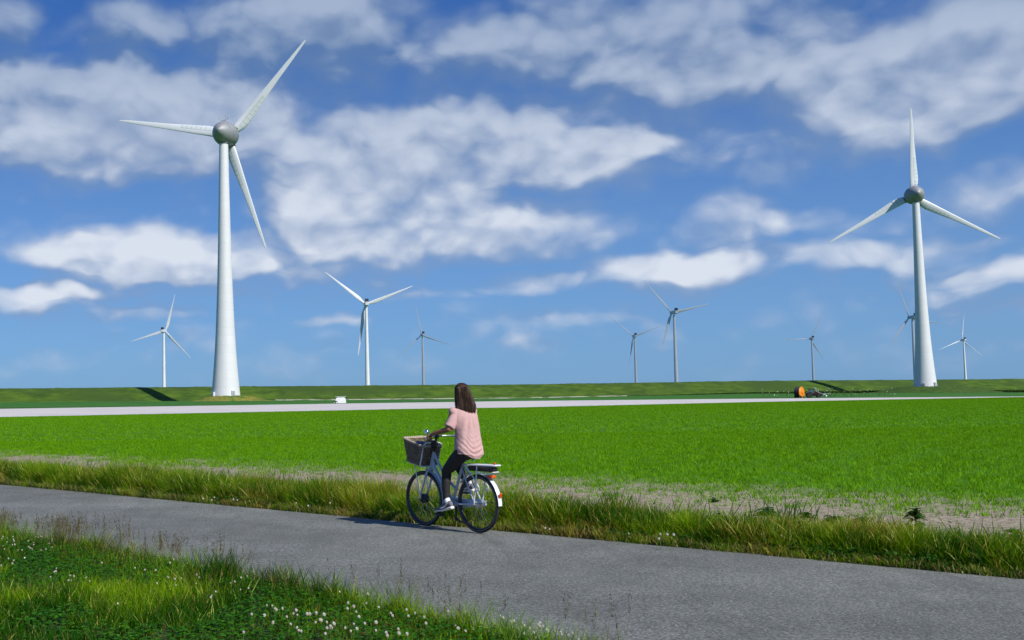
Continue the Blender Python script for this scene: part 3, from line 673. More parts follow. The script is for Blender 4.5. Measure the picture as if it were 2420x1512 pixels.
M['blade_far'] = mat('far_blade_paint', (.60, .63, .67), .45, var=.04, vscale=.2)
M['cooler'] = mat('dark_cooler', (.03, .035, .045), .5)
M['nacelle'] = mat('brushed_aluminium', (.30, .315, .33), .6, metal=.35, var=.12, vscale=.5)
M['dark_seam'] = mat('dark_seam', (.03, .035, .04), .6)
M['grille'] = mat('grey_grille', (.25, .27, .30), .5)
M['steel'] = mat('galvanised_steel', (.40, .42, .44), .45, metal=.6)
m = bpy.data.materials.new('panelled_blade'); m.use_nodes = True; N = NT(m.node_tree); b = N.n['Principled BSDF']
tc = N.new('ShaderNodeTexCoord').outputs['Object']; s_ = N.new('ShaderNodeSeparateXYZ'); N.put(s_.inputs[0], tc)
X_, Z_ = s_.outputs[0], s_.outputs[2]
inner = N.m('MULTIPLY', N.m('LESS_THAN', Z_, 25.0), N.m('GREATER_THAN', X_, N.m('MULTIPLY_ADD', Z_, -.022, 1.25)))
cross = N.m('LESS_THAN', N.m('FRACT', N.m('MULTIPLY', Z_, 1 / 2.4)), .10)
along = N.m('LESS_THAN', N.m('ABSOLUTE', N.m('SUBTRACT', X_, N.m('MULTIPLY_ADD', Z_, -.022, 1.35))), .13)
ln = N.m('MULTIPLY', inner, N.m('MAXIMUM', cross, along))
c = N.mix(inner, (.66, .69, .72), (.61, .66, .68)); c = N.mix(N.m('MULTIPLY', ln, .55), c, (.25, .28, .30))
c = N.mix(N.m('MULTIPLY', N.ss(N.noise(N.v('MULTIPLY', tc, (1, 1, .2)), .8, 5), .45, .7), .2), c, (.50, .54, .54))
N.put(b.inputs['Base Color'], c); b.inputs['Roughness'].default_value = .4; M['blade'] = m

def blade_mesh(name, secs, twist0, R, m):
    """secs: radius, chord, leading edge offset, thickness"""
    mb = MB(); L = []
    for (r_, ch, le, th) in secs:
        tw = rad(twist0) * max(0.0, 1 - r_ / R)**1.5; cx, sx_ = math.cos(tw), math.sin(tw)
        L.append(((( ch / 2 - le) * cx, (ch / 2 - le) * sx_, r_), ch / 2, th / 2, (cx, sx_, 0), (-sx_, cx, 0), 1.0))
    mb.loft(L, 18); me = mb.mesh(name); me.materials.append(m); return me
BIGB = blade_mesh('blade', [(2.5,3.0,1.5,2.6),(5.2,4.3,1.5,2.2),(8,5.1,1.5,1.8),(11,5.2,1.4,1.4),(16,4.6,1.3,1.0),(22,3.9,1.15,.8),(28,3.2,1.0,.6),(36,2.5,.85,.45),(45,1.9,.7,.32),(52,1.35,.55,.22),(55.6,.9,.4,.14),(56.8,.45,.3,.08),(57.1,.15,.15,.04)], 18, 57, M['blade'])
FARB = blade_mesh('blade', [(1,1.8,.9,1.7),(3,2.0,.9,1.5),(7,3.3,1.1,.9),(10,3.4,1.1,.7),(16,2.8,.9,.5),(24,2.1,.75,.36),(32,1.5,.6,.25),(40,.9,.4,.14),(44,.5,.25,.08),(45,.12,.1,.04)], 22, 45, M['blade_far'])
def phase(Pc, alpha, tips):
    n = np.array([math.sin(alpha), math.cos(alpha), 0]); X = np.array([math.cos(alpha), -math.sin(alpha), 0]); S_ = 0
    for (px, py) in tips:
        d = ray(px, py); t = ((np.array(Pc) - [0, 0, H]) @ n) / (d @ n); v = d * t + [0, 0, H] - Pc
        S_ = S_ + np.exp(3j * math.atan2(v[2], float(v @ X)))
    return math.degrees(math.atan2(S_.imag, S_.real)) / 3
def obj(name, me, parent, loc=(0,0,0), rot=(0,0,0)):
    o = bpy.data.objects.new(name, me); C.collection.objects.link(o); o.parent = parent; o.location = loc; o.rotation_euler = rot; return o
def big_turbine(base, alpha, hub, tips, label, sc, door_x):
    e = empty('wind_turbine', base, -alpha); tag(e, label, 'wind turbine', 'large wind turbines with egg shaped silver heads')
    hz = hub[2] - base[2]; k = sc
    mb = MB(); prof = [(-2, 6.8), (0, 6.6), (6, 6.05), (13, 5.45), (19, 5.0), (30, 4.35), (42, 3.85), (55, 3.4), (70, 3.0), (85, 2.65), (100, 2.35), (112, 2.15), (116.5, 2.05)]
    sh = (hz - 5.2 * k) / 116.5
    mb.lathe([(h * sh, r_ * k) for h, r_ in prof], n=64); mb.build('tower', M['tower'], e)
    t_top = 116.5 * sh
    col_ = MB().lathe([(t_top - .1, 2.35 * k), (t_top + .35, 2.35 * k), (t_top + .36, 2.15 * k), (t_top + 2.4 * k, 2.2 * k)], n=40).build('collar', M['tower'], e)
    MB().torus((0, 0, t_top + .1), (0, 0, 1), 2.36 * k, .14 * k, 40, 6).build('seam', M['dark_seam'], col_)
    prof = [(-7.6, .05), (-7.3, .9), (-6.6, 1.9), (-5.4, 3.0), (-3.6, 4.15), (-1.6, 5.0), (.6, 5.55), (2.6, 5.7), (4.0, 5.62)]
    nac = MB().lathe([(a * k, r_ * k) for a, r_ in prof], (0, 0, hz), (0, 1, 0), 56).build('nacelle', M['nacelle'], e)
    spn = MB().lathe([(a * k, r_ * k) for a, r_ in [(4.2, 5.55), (5.5, 5.45), (7.4, 5.0), (9.2, 4.1), (10.6, 2.7), (11.3, 1.2), (11.5, .05)]], (0, 0, hz), (0, 1, 0), 56).build('spinner', M['nacelle'], e)
    MB().lathe([(3.95 * k, 5.45 * k), (4.25 * k, 5.45 * k)], (0, 0, hz), (0, 1, 0), 48).build('seam', M['dark_seam'], nac)
    # instruments on top: two arms with anemometers, a lamp and a little railing
    im = MB(); T_ = hz + 5.35 * k
    for a, b_ in (((0, .8, 0), (0, .8, 1.2)), ((0, .8, .8), (-2.0, .4, .9)), ((0, .8, .8), (1.9, .4, .9)), ((-2.0, .4, .9), (-2.2, .4, 1.7)), ((1.9, .4, .9), (2.1, .4, 1.7)), ((-1.1, 1.2, 0), (-1.1, 1.2, 2.3)), ((.6, 1.4, 0), (.6, 1.4, 2.9)), ((-.8, 0, .4), (.9, 0, .4)), ((-.8, 2.2, .4), (.9, 2.2, .4))):
        im.tube([(a[0]*k, a[1]*k, T_ + a[2]*k), (b_[0]*k, b_[1]*k, T_ + b_[2]*k)], .085 * k, 6)
    for c_ in ((-2.2, .4, 1.9), (2.1, .4, 1.9), (.6, 1.4, 3.0)): im.ell((c_[0]*k, c_[1]*k, T_ + c_[2]*k), (.3*k, .3*k, .22*k), 8, 6)
    im.build('instrument_mast', M['steel'], e)
    al = alpha; hubp = (0, 7.0 * k, hz); wc = Vector(base) + Matrix.Rotation(-al, 3, 'Z') @ Vector(hubp)
    ph = phase(np.array(wc), al, tips)
    for i in range(3):
        th = rad(90 - ph - 120 * i); b_ = obj('blade', BIGB, e, hubp, (0, th, 0)); b_.scale = (k, k, k)
        cf = MB().lathe([(5.05, 1.75), (5.25, 1.78), (5.55, 1.72)], n=24); cm = cf.mesh('root_collar'); cm.materials.append(M['dark_seam'])
        obj('root_collar', cm, b_)
    # door housing and cabinet at the foot, turned to the camera side
    a0 = math.atan2(-math.cos(-al), -math.sin(-al))
    def foot(name, offpx, sz, m_, zc, proud=.6):
        ang = -math.pi/2 + alpha + offpx; R_ = 6.5 * k + proud - .6
        q = MB(); RM = Matrix.Rotation(ang + math.pi/2, 3, 'Z'); c_ = (math.cos(ang) * R_, math.sin(ang) * R_, zc); q.box(c_, sz, RM, bev=.05); return q.build(name, m_, e), RM, c_
    d_, RM, c_ = foot('door_housing', door_x, (1.5, 1.3, 2.6), M['tower'], 1.1)
    q = MB();
    for i in range(7): q.box(Vector(c_) + RM @ Vector((0, -.68, -1.0 + i * .33)), (1.15, .05, .22), RM)
    q.build('door_grille', M['grille'], d_, False)
    q = MB()
    for i in range(4): q.box(Vector(c_) + RM @ Vector((0, -.9 - .3 * i, -1.0 - .25 * i)), (1.4, .3, .12), RM)
    for s2 in (-.7, .7): q.tube([Vector(c_) + RM @ Vector((s2, -.7, -.1)), Vector(c_) + RM @ Vector((s2, -1.9, -.9)), Vector(c_) + RM @ Vector((s2, -1.9, -1.8))], .04, 6)
    q.build('door_steps', M['steel'], d_, False)
    foot('cabinet', -door_x * 1.35, (1.2, 1.1, 1.9), M['tower'] if k > .98 else M['grille'], .9, .9)
    return e
bl = gD(533.5, 935.5, 504); hl = gD(531, 315, 505)
big_turbine(tuple(bl), rad(14), hl, [(270, 270), (718, 90), (637, 593)], 'largest white wind turbine, nearest at left, with silver egg shaped head', 1.0, .62)
br = gD(2186, 913, 640); hr = gD(2158, 460, 641)
big_turbine(tuple(br), rad(14.5), hr, [(2145, 248), (1975, 573), (2335, 565)], 'tall white wind turbine with silver egg shaped head at right of the photo', .93, .45)
# the grassy mounds they stand on
M['mound'] = groundmat('mound_grass', (.12, .15, .02), (.24, .22, .04), .5, (.08, .14, .02), .2, bump=.8, bs=3.0, bd=.2)
M['mound_dark'] = groundmat('mound_dark_grass', (.03, .07, .01), (.06, .11, .018), .5, bump=.8, bs=3.0, bd=.2)
def mound(c_, rx, ry, m_):
    V = []; n = 64; rr = [0, .25, .42, .6, .8, 1.0]
    for r_ in rr:
        for i in range(n):
            a = 2*math.pi*i/n; k = 1 + .12 * math.sin(3 * a + 1) * (r_ > .5); x, y = c_[0] + math.cos(a)*rx*r_*k, c_[1] + math.sin(a)*ry*r_*k
            g = Zm(x, y) - .1; hh = 1 if r_ < .43 else .5 * (1 + math.cos(math.pi * (r_ - .42) / .58)); V.append((x, y, g + (c_[2] - g) * hh + (float(vnoise(np.array(x * .6), np.array(y * .6), 4)) - .5) * .4 * (r_ > .4)))
    return tag(npmesh('mound', np.array(V), np.array([(j*n+i, j*n+(i+1)%n, (j+1)*n+(i+1)%n, (j+1)*n+i) for j in range(len(rr)-1) for i in range(n)]), m_, smooth=True), kind='structure')
mound((bl[0] + 1, bl[1], bl[2] + .05), 19, 17, M['mound']); mound((br[0] + 5, br[1], br[2] + .05), 40, 17, M['mound_dark'])

TT = MB().lathe([(-3, 2.1), (0, 2.05), (20, 1.85), (45, 1.55), (65, 1.3), (78.6, 1.15)], n=32).mesh('tower'); TT.materials.append(M['tube_tower'])
NN = MB().box((0, -1.2, 81), (3.3, 9.0, 3.6), bev=.5).mesh('nacelle'); NN.materials.append(M['blade_far'])
KK = MB().box((0, -4.6, 84.0), (3.0, 1.6, 2.3), bev=.1).box((0, -4.6, 82.8), (3.3, 2.2, .3)).mesh('cooler'); KK.materials.append(M['cooler'])
HH = MB().lathe([(3.2, 1.3), (3.6, 1.75), (5.4, 1.7), (6.4, 1.1), (6.9, .1)], (0, 0, 81), (0, 1, 0), 24).mesh('hub'); HH.materials.append(M['blade_far'])
def far_turbine(hx, hy, al, tips, label, ch=1.0):
    p = gz(hx, hy, 81.0); e = empty('wind_turbine', (p[0], p[1], 0), -rad(al)); tag(e, label, 'wind turbine', 'distant white wind turbines behind the dyke')
    for nm, me in (('tower', TT), ('nacelle', NN), ('cooler', KK), ('hub', HH)): obj(nm, me, e)
    wc = Vector((p[0], p[1], 0)) + Matrix.Rotation(-rad(al), 3, 'Z') @ Vector((0, 4.6, 81))
    ph = phase(np.array(wc), rad(al), tips)
    for i in range(3): obj('blade', FARB, e, (0, 4.6, 81), (0, rad(90 - ph - 120 * i), 0)).scale = (ch, 1, 1)
far_turbine(387, 782, 13, [(411.6,692.6),(307,799),(455,843)], 'leftmost white wind turbine, distant, left of the largest turbine')
far_turbine(865, 718, -5, [(767,645),(970,680),(846,838)], 'bright white distant wind turbine above the small white trailer')
far_turbine(998, 791, -10, [(978,709),(1068,813),(937,842)], 'grey distant wind turbine just left of the cyclist, right of the bright white one', .55)
far_turbine(1499, 794, -4, [(1440,747),(1559,769),(1483.6,866.5)], 'smaller and left one of the distant wind turbine pair in the middle', .55)
far_turbine(1592, 738, -13, [(1517,659),(1669,714),(1554.5,837.4)], 'taller and right one of the distant wind turbine pair in the middle', .75)
far_turbine(1917.5, 800, -3, [(1938.6,739.7),(1852,803.3),(1944.6,855)], 'distant wind turbine rising above the tractor and orange hose reel', .55)
far_turbine(2155, 749, -14, [(2116.5,664),(2099,823.6),(2212,763.5)], 'distant wind turbine half hidden behind the big tower at right', .75)
far_turbine(2276, 803, -2, [(2273,743),(2220,828.5),(2309.4,839.3)], 'rightmost distant wind turbine, small, right of the big tower', .55)

# unseen cloud off to the right, added and placed to shade the far turbines
m = bpy.data.materials.new('shade_cloud'); m.use_nodes = True; N = NT(m.node_tree); b = N.n['Principled BSDF']; b.inputs['Base Color'].default_value = (.85, .87, .9, 1); b.inputs['Roughness'].default_value = 1
tr_ = N.new('ShaderNodeBsdfTransparent'); mx = N.new('ShaderNodeMixShader'); N.put(mx.inputs[0], N.ss(N.noise(N.new('ShaderNodeTexCoord').outputs['Object'], .006, 4), .2, .6, .22, .42))
N.l.new(tr_.outputs[0], mx.inputs[1]); N.l.new(b.outputs[0], mx.inputs[2]); N.l.new(mx.outputs[0], N.n['Material Output'].inputs[0])
cl = MB(); cz = 900.0; off = cz / math.tan(rad(SUN_EL)); cc = (600 + off * math.sin(rad(SUN_AZ)), 1500 + off * math.cos(rad(SUN_AZ)), cz)
rc = np.random.default_rng(3)
for i in range(46):
    a = rc.uniform(0, 6.28); k = math.sqrt(rc.uniform(0, 1)) * .8; cl.ell((math.cos(a) * 760 * k, math.sin(a) * 470 * k, rc.uniform(-10, 25)), (rc.uniform(130, 230), rc.uniform(120, 200), rc.uniform(30, 60)), 20, 10)
c_ = voxel_early(cl, 'cloud', 14.0, m); c_.location = cc; tag(c_, kind='structure')

# reeds and cow parsley along the dyke foot at right
n = 9000; px = rng.uniform(1480, 2600, n); Df = np.array([dline(p_, 566) for p_ in px]); D = Df - rng.uniform(1, 13, n); x = (px - PX) / F * D; z = np.array([Zm(a, b_) for a, b_ in zip(x, D)])
tag(blades('reeds', x, D, z, (.8 + 1.1 * rng.random(n)) * np.clip((px - 1450) / 600, .15, 1), np.full(n, .55), .3 * rng.random(n), lerp((.02, .045, .010), (.05, .09, .015), rng.random(n)), M['crop']), 'dark rough reeds along the foot of the dyke', 'reeds', kind='stuff')
n = 150; px = np.concatenate([rng.uniform(1790, 1860, 30), 1940 + 170 * rng.random(120)**1.6]); D = rng.uniform(300, 330, n) ; x = (px - PX) / F * D; z = np.array([Zm(a, b_) for a, b_ in zip(x, D)]) - .3; hz = z + .7 + 2.0 * rng.random(n)**1.3
cp = leaflets('cow_parsley', x, D, hz, .06 + .12 * rng.random(n)**2, lerp((.45, .55, .42), (.75, .78, .68), rng.random(n)), M['dry'], 1.4)
tag(cp, 'white umbels of cow parsley behind the tractor', 'cow parsley', kind='stuff')
sb = MB()
for i in range(n): sb.tube([(x[i] + .2, D[i], z[i]), (x[i], D[i], hz[i])], .018, 4)
sb.build('stems', M['dyke'], cp)

# ------------------------------------------------------------------ tractor, hose reel, white trailer
def ground_at(px, D): x = (px - PX) / F * D; return (x, D, Zm(x, D) + .02)
M['red'] = mat('dark_red_paint', (.09, .012, .012), .35, coat=.4); M['black'] = mat('black_plastic', (.018, .018, .02), .55)
M['rubber'] = mat('tyre_rubber', (.025, .025, .026), .8, bump=.4, bscale=12); M['rimg'] = mat('dusty_rim', (.28, .26, .20), .7)
M['glass'] = mat('cab_glass', (.06, .10, .16), .12, coat=.5, spec=.8); M['orange'] = mat('orange_paint', (.85, .26, .02), .45)
M['hose'] = mat('black_hose', (.03, .03, .032), .6); M['whitep'] = mat('white_paint', (.82, .83, .85), .45, var=.05); M['silver'] = mat('silver_implement', (.5, .55, .56), .4, metal=.4)
tx = ground_at(1915, 262)
tr = empty('tractor', tx, rad(-14)); tag(tr, 'dark red tractor with black cab parked beside the pale strip', 'tractor')
MB().box((.95, 0, 1.02), (1.75, .8, .62), bev=.12).box((1.72, 0, .92), (.25, .7, .5), bev=.08).build('hood', M['red'], tr)
MB().box((.5, 0, .62), (2.9, .5, .35), bev=.05).box((-.35, 0, .9), (1.3, .9, .5), bev=.05).build('chassis', M['black'], tr)
cb = MB()
for a, b_ in ((-.95, -.62), (-.95, .62), (.18, -.62), (.18, .62)): cb.tube([(a, b_, 1.0), (a * .92, b_ * .95, 2.02)], .05, 6)
cb.box((-.38, 0, 2.08), (1.5, 1.42, .14), bev=.05).box((-.38, 0, 1.08), (1.25, 1.3, .14)); cab = cb.build('cab', M['black'], tr)
for c_, s2 in (((-.38, -.60, 1.55), (1.0, .03, .82)), ((-.38, .60, 1.55), (1.0, .03, .82)), ((.20, 0, 1.55), (.03, 1.1, .82)), ((-.93, 0, 1.55), (.03, 1.1, .82))): MB().box(c_, s2).build('window', M['glass'], cab)
def agri_wheel(x, y, r_, w_):
    o = MB().lathe([(-w_/2, r_*.62), (-w_/2, r_*.94), (-w_/2*.7, r_), (w_/2*.7, r_), (w_/2, r_*.94), (w_/2, r_*.62)], (x, y, r_), (0, 1, 0), 28).build('wheel', M['rubber'], tr)
    MB().lathe([(-w_/2*.8, r_*.6), (-w_*.2, r_*.25), (-w_*.25, .1), (w_*.25, .1), (w_*.2, r_*.25), (w_/2*.8, r_*.6)], (x, y, r_), (0, 1, 0), 20).build('rim', M['rimg'], o)
for s2 in (-.72, .72): agri_wheel(-.85, s2, .66, .38); agri_wheel(1.15, s2, .46, .3)
for s2 in (-.72, .72): MB().loft([((-.85 + .78*math.cos(t), s2, .66 + .78*math.sin(t)), .24, .02, (0, 1, 0), (math.cos(t), 0, math.sin(t))) for t in np.linspace(.4, 2.5, 9)], 8).build('mudguard', M['silver'], tr)
MB().tube([(1.1, -.32, 1.3), (1.1, -.32, 2.15)], .05, 8).build('exhaust', M['silver'], tr)
fl_ = MB()
fl_.tube([(.3, -.5, 2.3), (.55, -.5, 2.45), (.7, -.5, 2.0), (.75, -.5, 1.5), (1.1, -.5, 1.2), (1.8, -.5, 1.0)], .06, 6).tube([(.3, .5, 2.3), (.55, .5, 2.45), (.75, .5, 1.5), (1.8, .5, 1.0)], .06, 6)
fl_.box((2.35, 0, .75), (.7, 1.1, .4), bev=.08).tube([(2.4, 0, .9), (3.0, -.1, .95), (3.9, -.2, .9)], .05, 6).ell((2.75, -.45, .35), (.25, .12, .3), 12, 8)
fl_.build('front_loader', M['silver'], tr)
rx = ground_at(1882, 262); rl = empty('hose_reel', rx, rad(40)); tag(rl, 'orange and black irrigation hose reel on a cart behind the tractor', 'hose reel')
MB().lathe([(-.55, .5), (-.55, 1.0), (-.5, 1.12)] + [(-.45 + .1 * i, 1.17 + .04 * (i % 2)) for i in range(10)] + [(.5, 1.12), (.52, .5)], (0, 0, 1.38), (0, 1, 0), 40).build('coiled_hose', M['hose'], rl)
def disc(yc, nm, m_=None):
    s2 = 1 if yc > 0 else -1
    o = MB().lathe([(0, .05), (0, .5), (0, 1.0), (-.02 * s2, 1.24), (.06 * s2, 1.28), (.10 * s2, 1.24), (.07 * s2, 1.0), (.16 * s2, .9), (.14 * s2, .35), (.3 * s2, .28), (.3 * s2, .02)], (0, yc, 1.38), (0, 1, 0), 40).build(nm, m_ or M['orange'], rl)
    q = MB()
    for i in range(6):
        a = i * math.pi / 3; q.tube([(math.cos(a) * .25, yc + .15 * s2, 1.38 + math.sin(a) * .25), (math.cos(a) * 1.15, yc + .12 * s2, 1.38 + math.sin(a) * 1.15)], .035, 6)
    q.build('spokes', m_ or M['orange'], o)
disc(-.58, 'drum_flange'); disc(.58, 'drum_flange', M['hose'])
MB().box((.55, -.80, .85), (.55, .22, 1.1), bev=.06).box((.72, -.85, 1.35), (.3, .2, .3), bev=.04).build('drive_frame', M['orange'], rl)
MB().box((0, 0, .42), (2.2, 1.3, .14), bev=.03).tube([(1.1, 0, .42), (2.0, .9, .5)], .06, 6).build('chassis', M['black'], rl)
for a in (-.6, .6):
    for s2 in (-.72, .72): MB().lathe([(-.09, .1), (-.09, .28), (.09, .28), (.09, .1)], (a, s2, .29), (0, 1, 0), 20).build('wheel', M['rubber'], rl)
wt = empty('white_trailer', ground_at(800, 252), rad(4)); tag(wt, 'small white box trailer with sloping front and flat roof rack on the pale strip', 'trailer')
def prism(prof, y0, y1):
    n_ = len(prof); q = MB(); q.add([(a, y0, b_) for a, b_ in prof] + [(a, y1, b_) for a, b_ in prof], [tuple(range(n_)), tuple(range(2*n_-1, n_-1, -1))] + [(i, i + n_, (i+1) % n_ + n_, (i+1) % n_) for i in range(n_)]); return q
prism([(-1.15, .75), (-.75, 1.4), (1.05, 1.42), (1.32, .9), (1.35, .12), (-.55, .12), (-.65, .6)], -.75, .75).build('body', M['whitep'], wt, False)
MB().box((.15, 0, 1.62), (2.5, 1.5, .07), bev=.02).build('roof_rack', M['whitep'], wt)
q = MB()
for a in (-.9, .1, 1.1):
    for s2 in (-.6, .6): q.tube([(a, s2, 1.38), (a, s2, 1.62)], .05, 6)
q.build('rack_supports', M['black'], wt)
for s2 in (-.8, .8):
    o = MB().lathe([(-.1, .1), (-.1, .27), (.1, .27), (.1, .1)], (-.85, s2, .28), (0, 1, 0), 20).build('wheel', M['rubber'], wt)
    MB().lathe([(-.12, .02), (-.12, .16), (.12, .16), (.12, .02)], (-.85, s2, .28), (0, 1, 0), 16).build('rim', M['whitep'], o)
MB().tube([(-1.0, 0, .4), (-1.45, 0, .35)], .06, 8).box((-1.35, -.2, .3), (.12, .12, .4), bev=.03).build('hitch', M['black'], wt)
for s2 in (-.4, .4): MB().box((-1.35, s2, .25), (.14, .1, .22), bev=.04).build('marker', M['whitep'], wt)

# ------------------------------------------------------------------ bicycle  (local: X forward, Y left, Z up, origin under the rear hub)
HEAD = 127.0; WB = 1.0
BL_ = (1.635, 13.28, .010); KS = .975
bk = empty('bicycle', BL_, rad(HEAD)); bk.scale = (KS, KS, KS); tag(bk, 'light blue electric city bicycle with wicker front basket on the road', 'bicycle')
M['frame'] = mat('pale_blue_paint', (.42, .51, .59), .3, var=.04, coat=.6); M['chrome'] = mat('chrome', (.75, .76, .78), .12, metal=1.0, var=.03)
M['rimk'] = mat('dark_rim', (.06, .06, .065), .35, metal=.5); M['alu'] = mat('aluminium', (.55, .56, .57), .35, metal=.8)
M['tyre'] = mat('bicycle_tyre', (.02, .02, .021), .75); M['reflect'] = mat('grey_reflective_line', (.35, .36, .37), .4)
M['amber'] = mat('orange_red_lens', (.75, .10, .01), .2, coat=.6); M['wick'] = mat('wicker', (.17, .125, .085), .6, var=.45, vscale=30); M['wickpale'] = mat('pale_wicker', (.45, .38, .29), .6, var=.35, vscale=40)
M['blk'] = mat('satin_black', (.014, .014, .015), .38, var=.1); M['leather'] = mat('brown_leather', (.10, .05, .025), .5)
def wheel(x, hubr, hubm, hw):
    c_ = (x, 0, .355); o = MB().torus(c_, (0, 1, 0), .312, .011, 72, 8, 1.3).build('wheel', M['rimk'], bk)
    MB().torus(c_, (0, 1, 0), .336, .0205, 80, 12).build('tyre', M['tyre'], o)
    q = MB()
    for s2 in (-1, 1): q.torus((x, s2 * .0185, .355), (0, 1, 0), .330, .0022, 72, 5)
    q.build('reflective_line', M['reflect'], o)
    MB().lathe([(-hw, .012), (-hw*.9, hubr*.7), (-hw*.6, hubr), (hw*.6, hubr), (hw*.9, hubr*.7), (hw, .012)], c_, (0, 1, 0), 24).build('hub', hubm, o)
    q = MB()
    for i in range(32):
        a = 2*math.pi*i/32; s2 = 1 if i % 2 else -1; a2 = a + (.55 if (i // 2) % 2 else -.55)
        q.tube([(x + math.cos(a2) * hubr * .9, s2 * hw * .6, .355 + math.sin(a2) * hubr * .9), (x + math.cos(a) * .306, 0, .355 + math.sin(a) * .306)], .0014, 4)
    q.build('spokes', M['alu'], o)
    return o
wheel(0, .055, M['alu'], .055); wheel(WB, .062, M['blk'], .05)
fr = MB()
fr.tube([(.79,0,.965),(.865,0,.745)], .022, 12)                                                    # head tube
fr.tube([(.795,0,.94),(.825,0,.84),(.79,0,.76),(.68,0,.62),(.56,0,.46),(.455,0,.335)], [.021,.023,.025,.026,.026,.026], 12)   # down tube
fr.tube([(.79,0,.94),(.70,0,.80),(.62,0,.70),(.50,0,.585),(.375,0,.50)], .018, 12)                # low top tube
fr.tube([(.46,0,.33),(.245,0,.86)], .018, 12)
for s2 in (-1, 1):
    fr.tube([(.44,s2*.035,.33),(.25,s2*.055,.335),(.0,s2*.066,.355)], .0125, 8)
    fr.tube([(.262,s2*.02,.80),(.20,s2*.045,.70),(.0,s2*.066,.36)], .0095, 8)
fr.lathe([(-.045,.026),(.045,.026)], (.455,0,.33), (0,1,0), 20)
fr.build('frame', M['frame'], bk)
fk = MB()
for s2 in (-1, 1): fk.tube([(.868,s2*.03,.735),(.885,s2*.052,.69),(.94,s2*.058,.55),(1.0,s2*.06,.42),(WB,s2*.06,.355)], [.014,.014,.013,.011,.009], 8)
fk.box((.87,0,.735), (.045,.1,.03), bev=.01); fk.build('fork', M['frame'], bk)
def fender(x0, a0, a1, nm, m_):
    q = MB(); L = []
    for t in np.linspace(rad(a0), rad(a1), 26): L.append(((x0 + math.cos(t)*.376, 0, .355 + math.sin(t)*.376), .031, .0045, (0,1,0), (math.cos(t),0,math.sin(t)), .8))
    q.loft(L, 10); return q.build(nm, m_, bk)
f_ = fender(WB, 98, 203, 'fender', M['frame']); MB().tube([(WB-.37,0,.30),(WB-.2,.05,.33),(WB,.065,.355)], .003, 5).build('fender_stay', M['blk'], f_)
M['pale'] = mat('white_paint_bicycle', (.74, .77, .80), .3, var=.04, coat=.5)
f_ = fender(0, 40, 132, 'fender', M['frame']); f2 = fender(0, 131.5, 181, 'fender', M['pale'])
q = MB(); q.box((-.383,0,.475), (.02,.045,.065), Matrix.Rotation(rad(-20),3,'Y'), bev=.008).build('reflector', M['amber'], f2)
MB().tube([(-.374,.028,.40),(-.2,.05,.38),(0,.066,.355)], .003, 5).build('fender_stay', M['blk'], f2)
# front carrier and basket
cr = MB()
cr.tube([(.90,.15,.785),(.865,.15,.90),(.825,.15,1.035),(.817,.14,1.06),(.81,.115,1.078),(.81,-.115,1.078),(.817,-.14,1.06),(.825,-.15,1.035),(.865,-.15,.90),(.90,-.15,.785)], .0095, 8)
cr.tube([(.832,.15,1.01),(.832,-.15,1.01)], .007, 8); cr.tube([(.868,.15,.885),(.868,-.15,.885)], .007, 8); cr.tube([(.832,.06,1.01),(.868,.06,.885)], .006, 8); cr.tube([(.832,-.06,1.01),(.868,-.06,.885)], .006, 8)
for s2 in (-.12, -.04, .04, .12): cr.tube([(.88,s2,.778),(1.14,s2,.815)], .007, 6)
cr.tube([(.90,.15,.785),(.88,.12,.775),(.88,-.12,.775),(.90,-.15,.785)], .009, 8); cr.tube([(1.14,.13,.815),(1.14,-.13,.815)], .008, 6)
for s2 in (-1, 1): cr.tube([(1.05,s2*.10,.79),(1.05,s2*.09,.70),(WB,s2*.066,.36)], .0075, 8)
cr.build('front_carrier', M['pale'], bk)
TOPB = [(.815,.18,1.03),(.815,-.18,1.03),(1.185,-.20,1.135),(1.185,.20,1.135)]; BOT = [(.895,.150,.79),(.895,-.150,.79),(1.155,-.155,.85),(1.155,.155,.85)]
def ringpt(u, t):
    """u 0..4 round the basket with rounded corners, t 0 bottom .. 1 top"""
    def P_(i): return Vector(BOT[i % 4]).lerp(Vector(TOPB[i % 4]), t)
    i = int(u) % 4; f_ = u - int(u); a, b_ = P_(i), P_(i + 1); p = a.lerp(b_, f_); c_ = sum((P_(j) for j in range(4)), Vector()) / 4
    d = min(f_, 1 - f_)
    if d < .12: p = p.lerp(c_, .10 * (1 - d / .12)**1.5)
    return p, (p - c_).normalized()
bs = MB(); NR = 15
for r_ in range(NR):
    pts = []
    for k in range(96):
        u = 4 * k / 96; p, nrm = ringpt(u, (r_ + .5) / NR); pts.append(p + nrm * .005 * math.sin(k * math.pi / 2 + (r_ % 2) * math.pi + .8) + Vector((0, 0, .003 * math.sin(k * .7 + r_))))
    bs.tube(pts, .0082, 6, closed=True)
bsk = bs.build('basket', M['wick'], bk)
st = MB()
for k in range(40):
    u = 4 * k / 40; st.tube([ringpt(u, 0)[0], ringpt(u, 1)[0]], .0055, 5)
for i in range(12):
    a = Vector(BOT[0]).lerp(Vector(BOT[1]), i / 11); b_ = Vector(BOT[3]).lerp(Vector(BOT[2]), i / 11); st.tube([a, b_], .012, 5)
st.build('stakes', M['wick'], bsk)
rm = MB()
for ph_ in (0, 2.1, 4.2):
    pts = []
    for k in range(120):
        u = 4 * k / 120; p, nrm = ringpt(u, 1.0); pts.append(p + nrm * .011 * math.cos(k * .8 + ph_) + Vector((0, 0, .006 + .010 * math.sin(k * .8 + ph_))))
    rm.tube(pts, .0075, 6, closed=True)
rm.build('rim_braid', M['wickpale'], bsk)
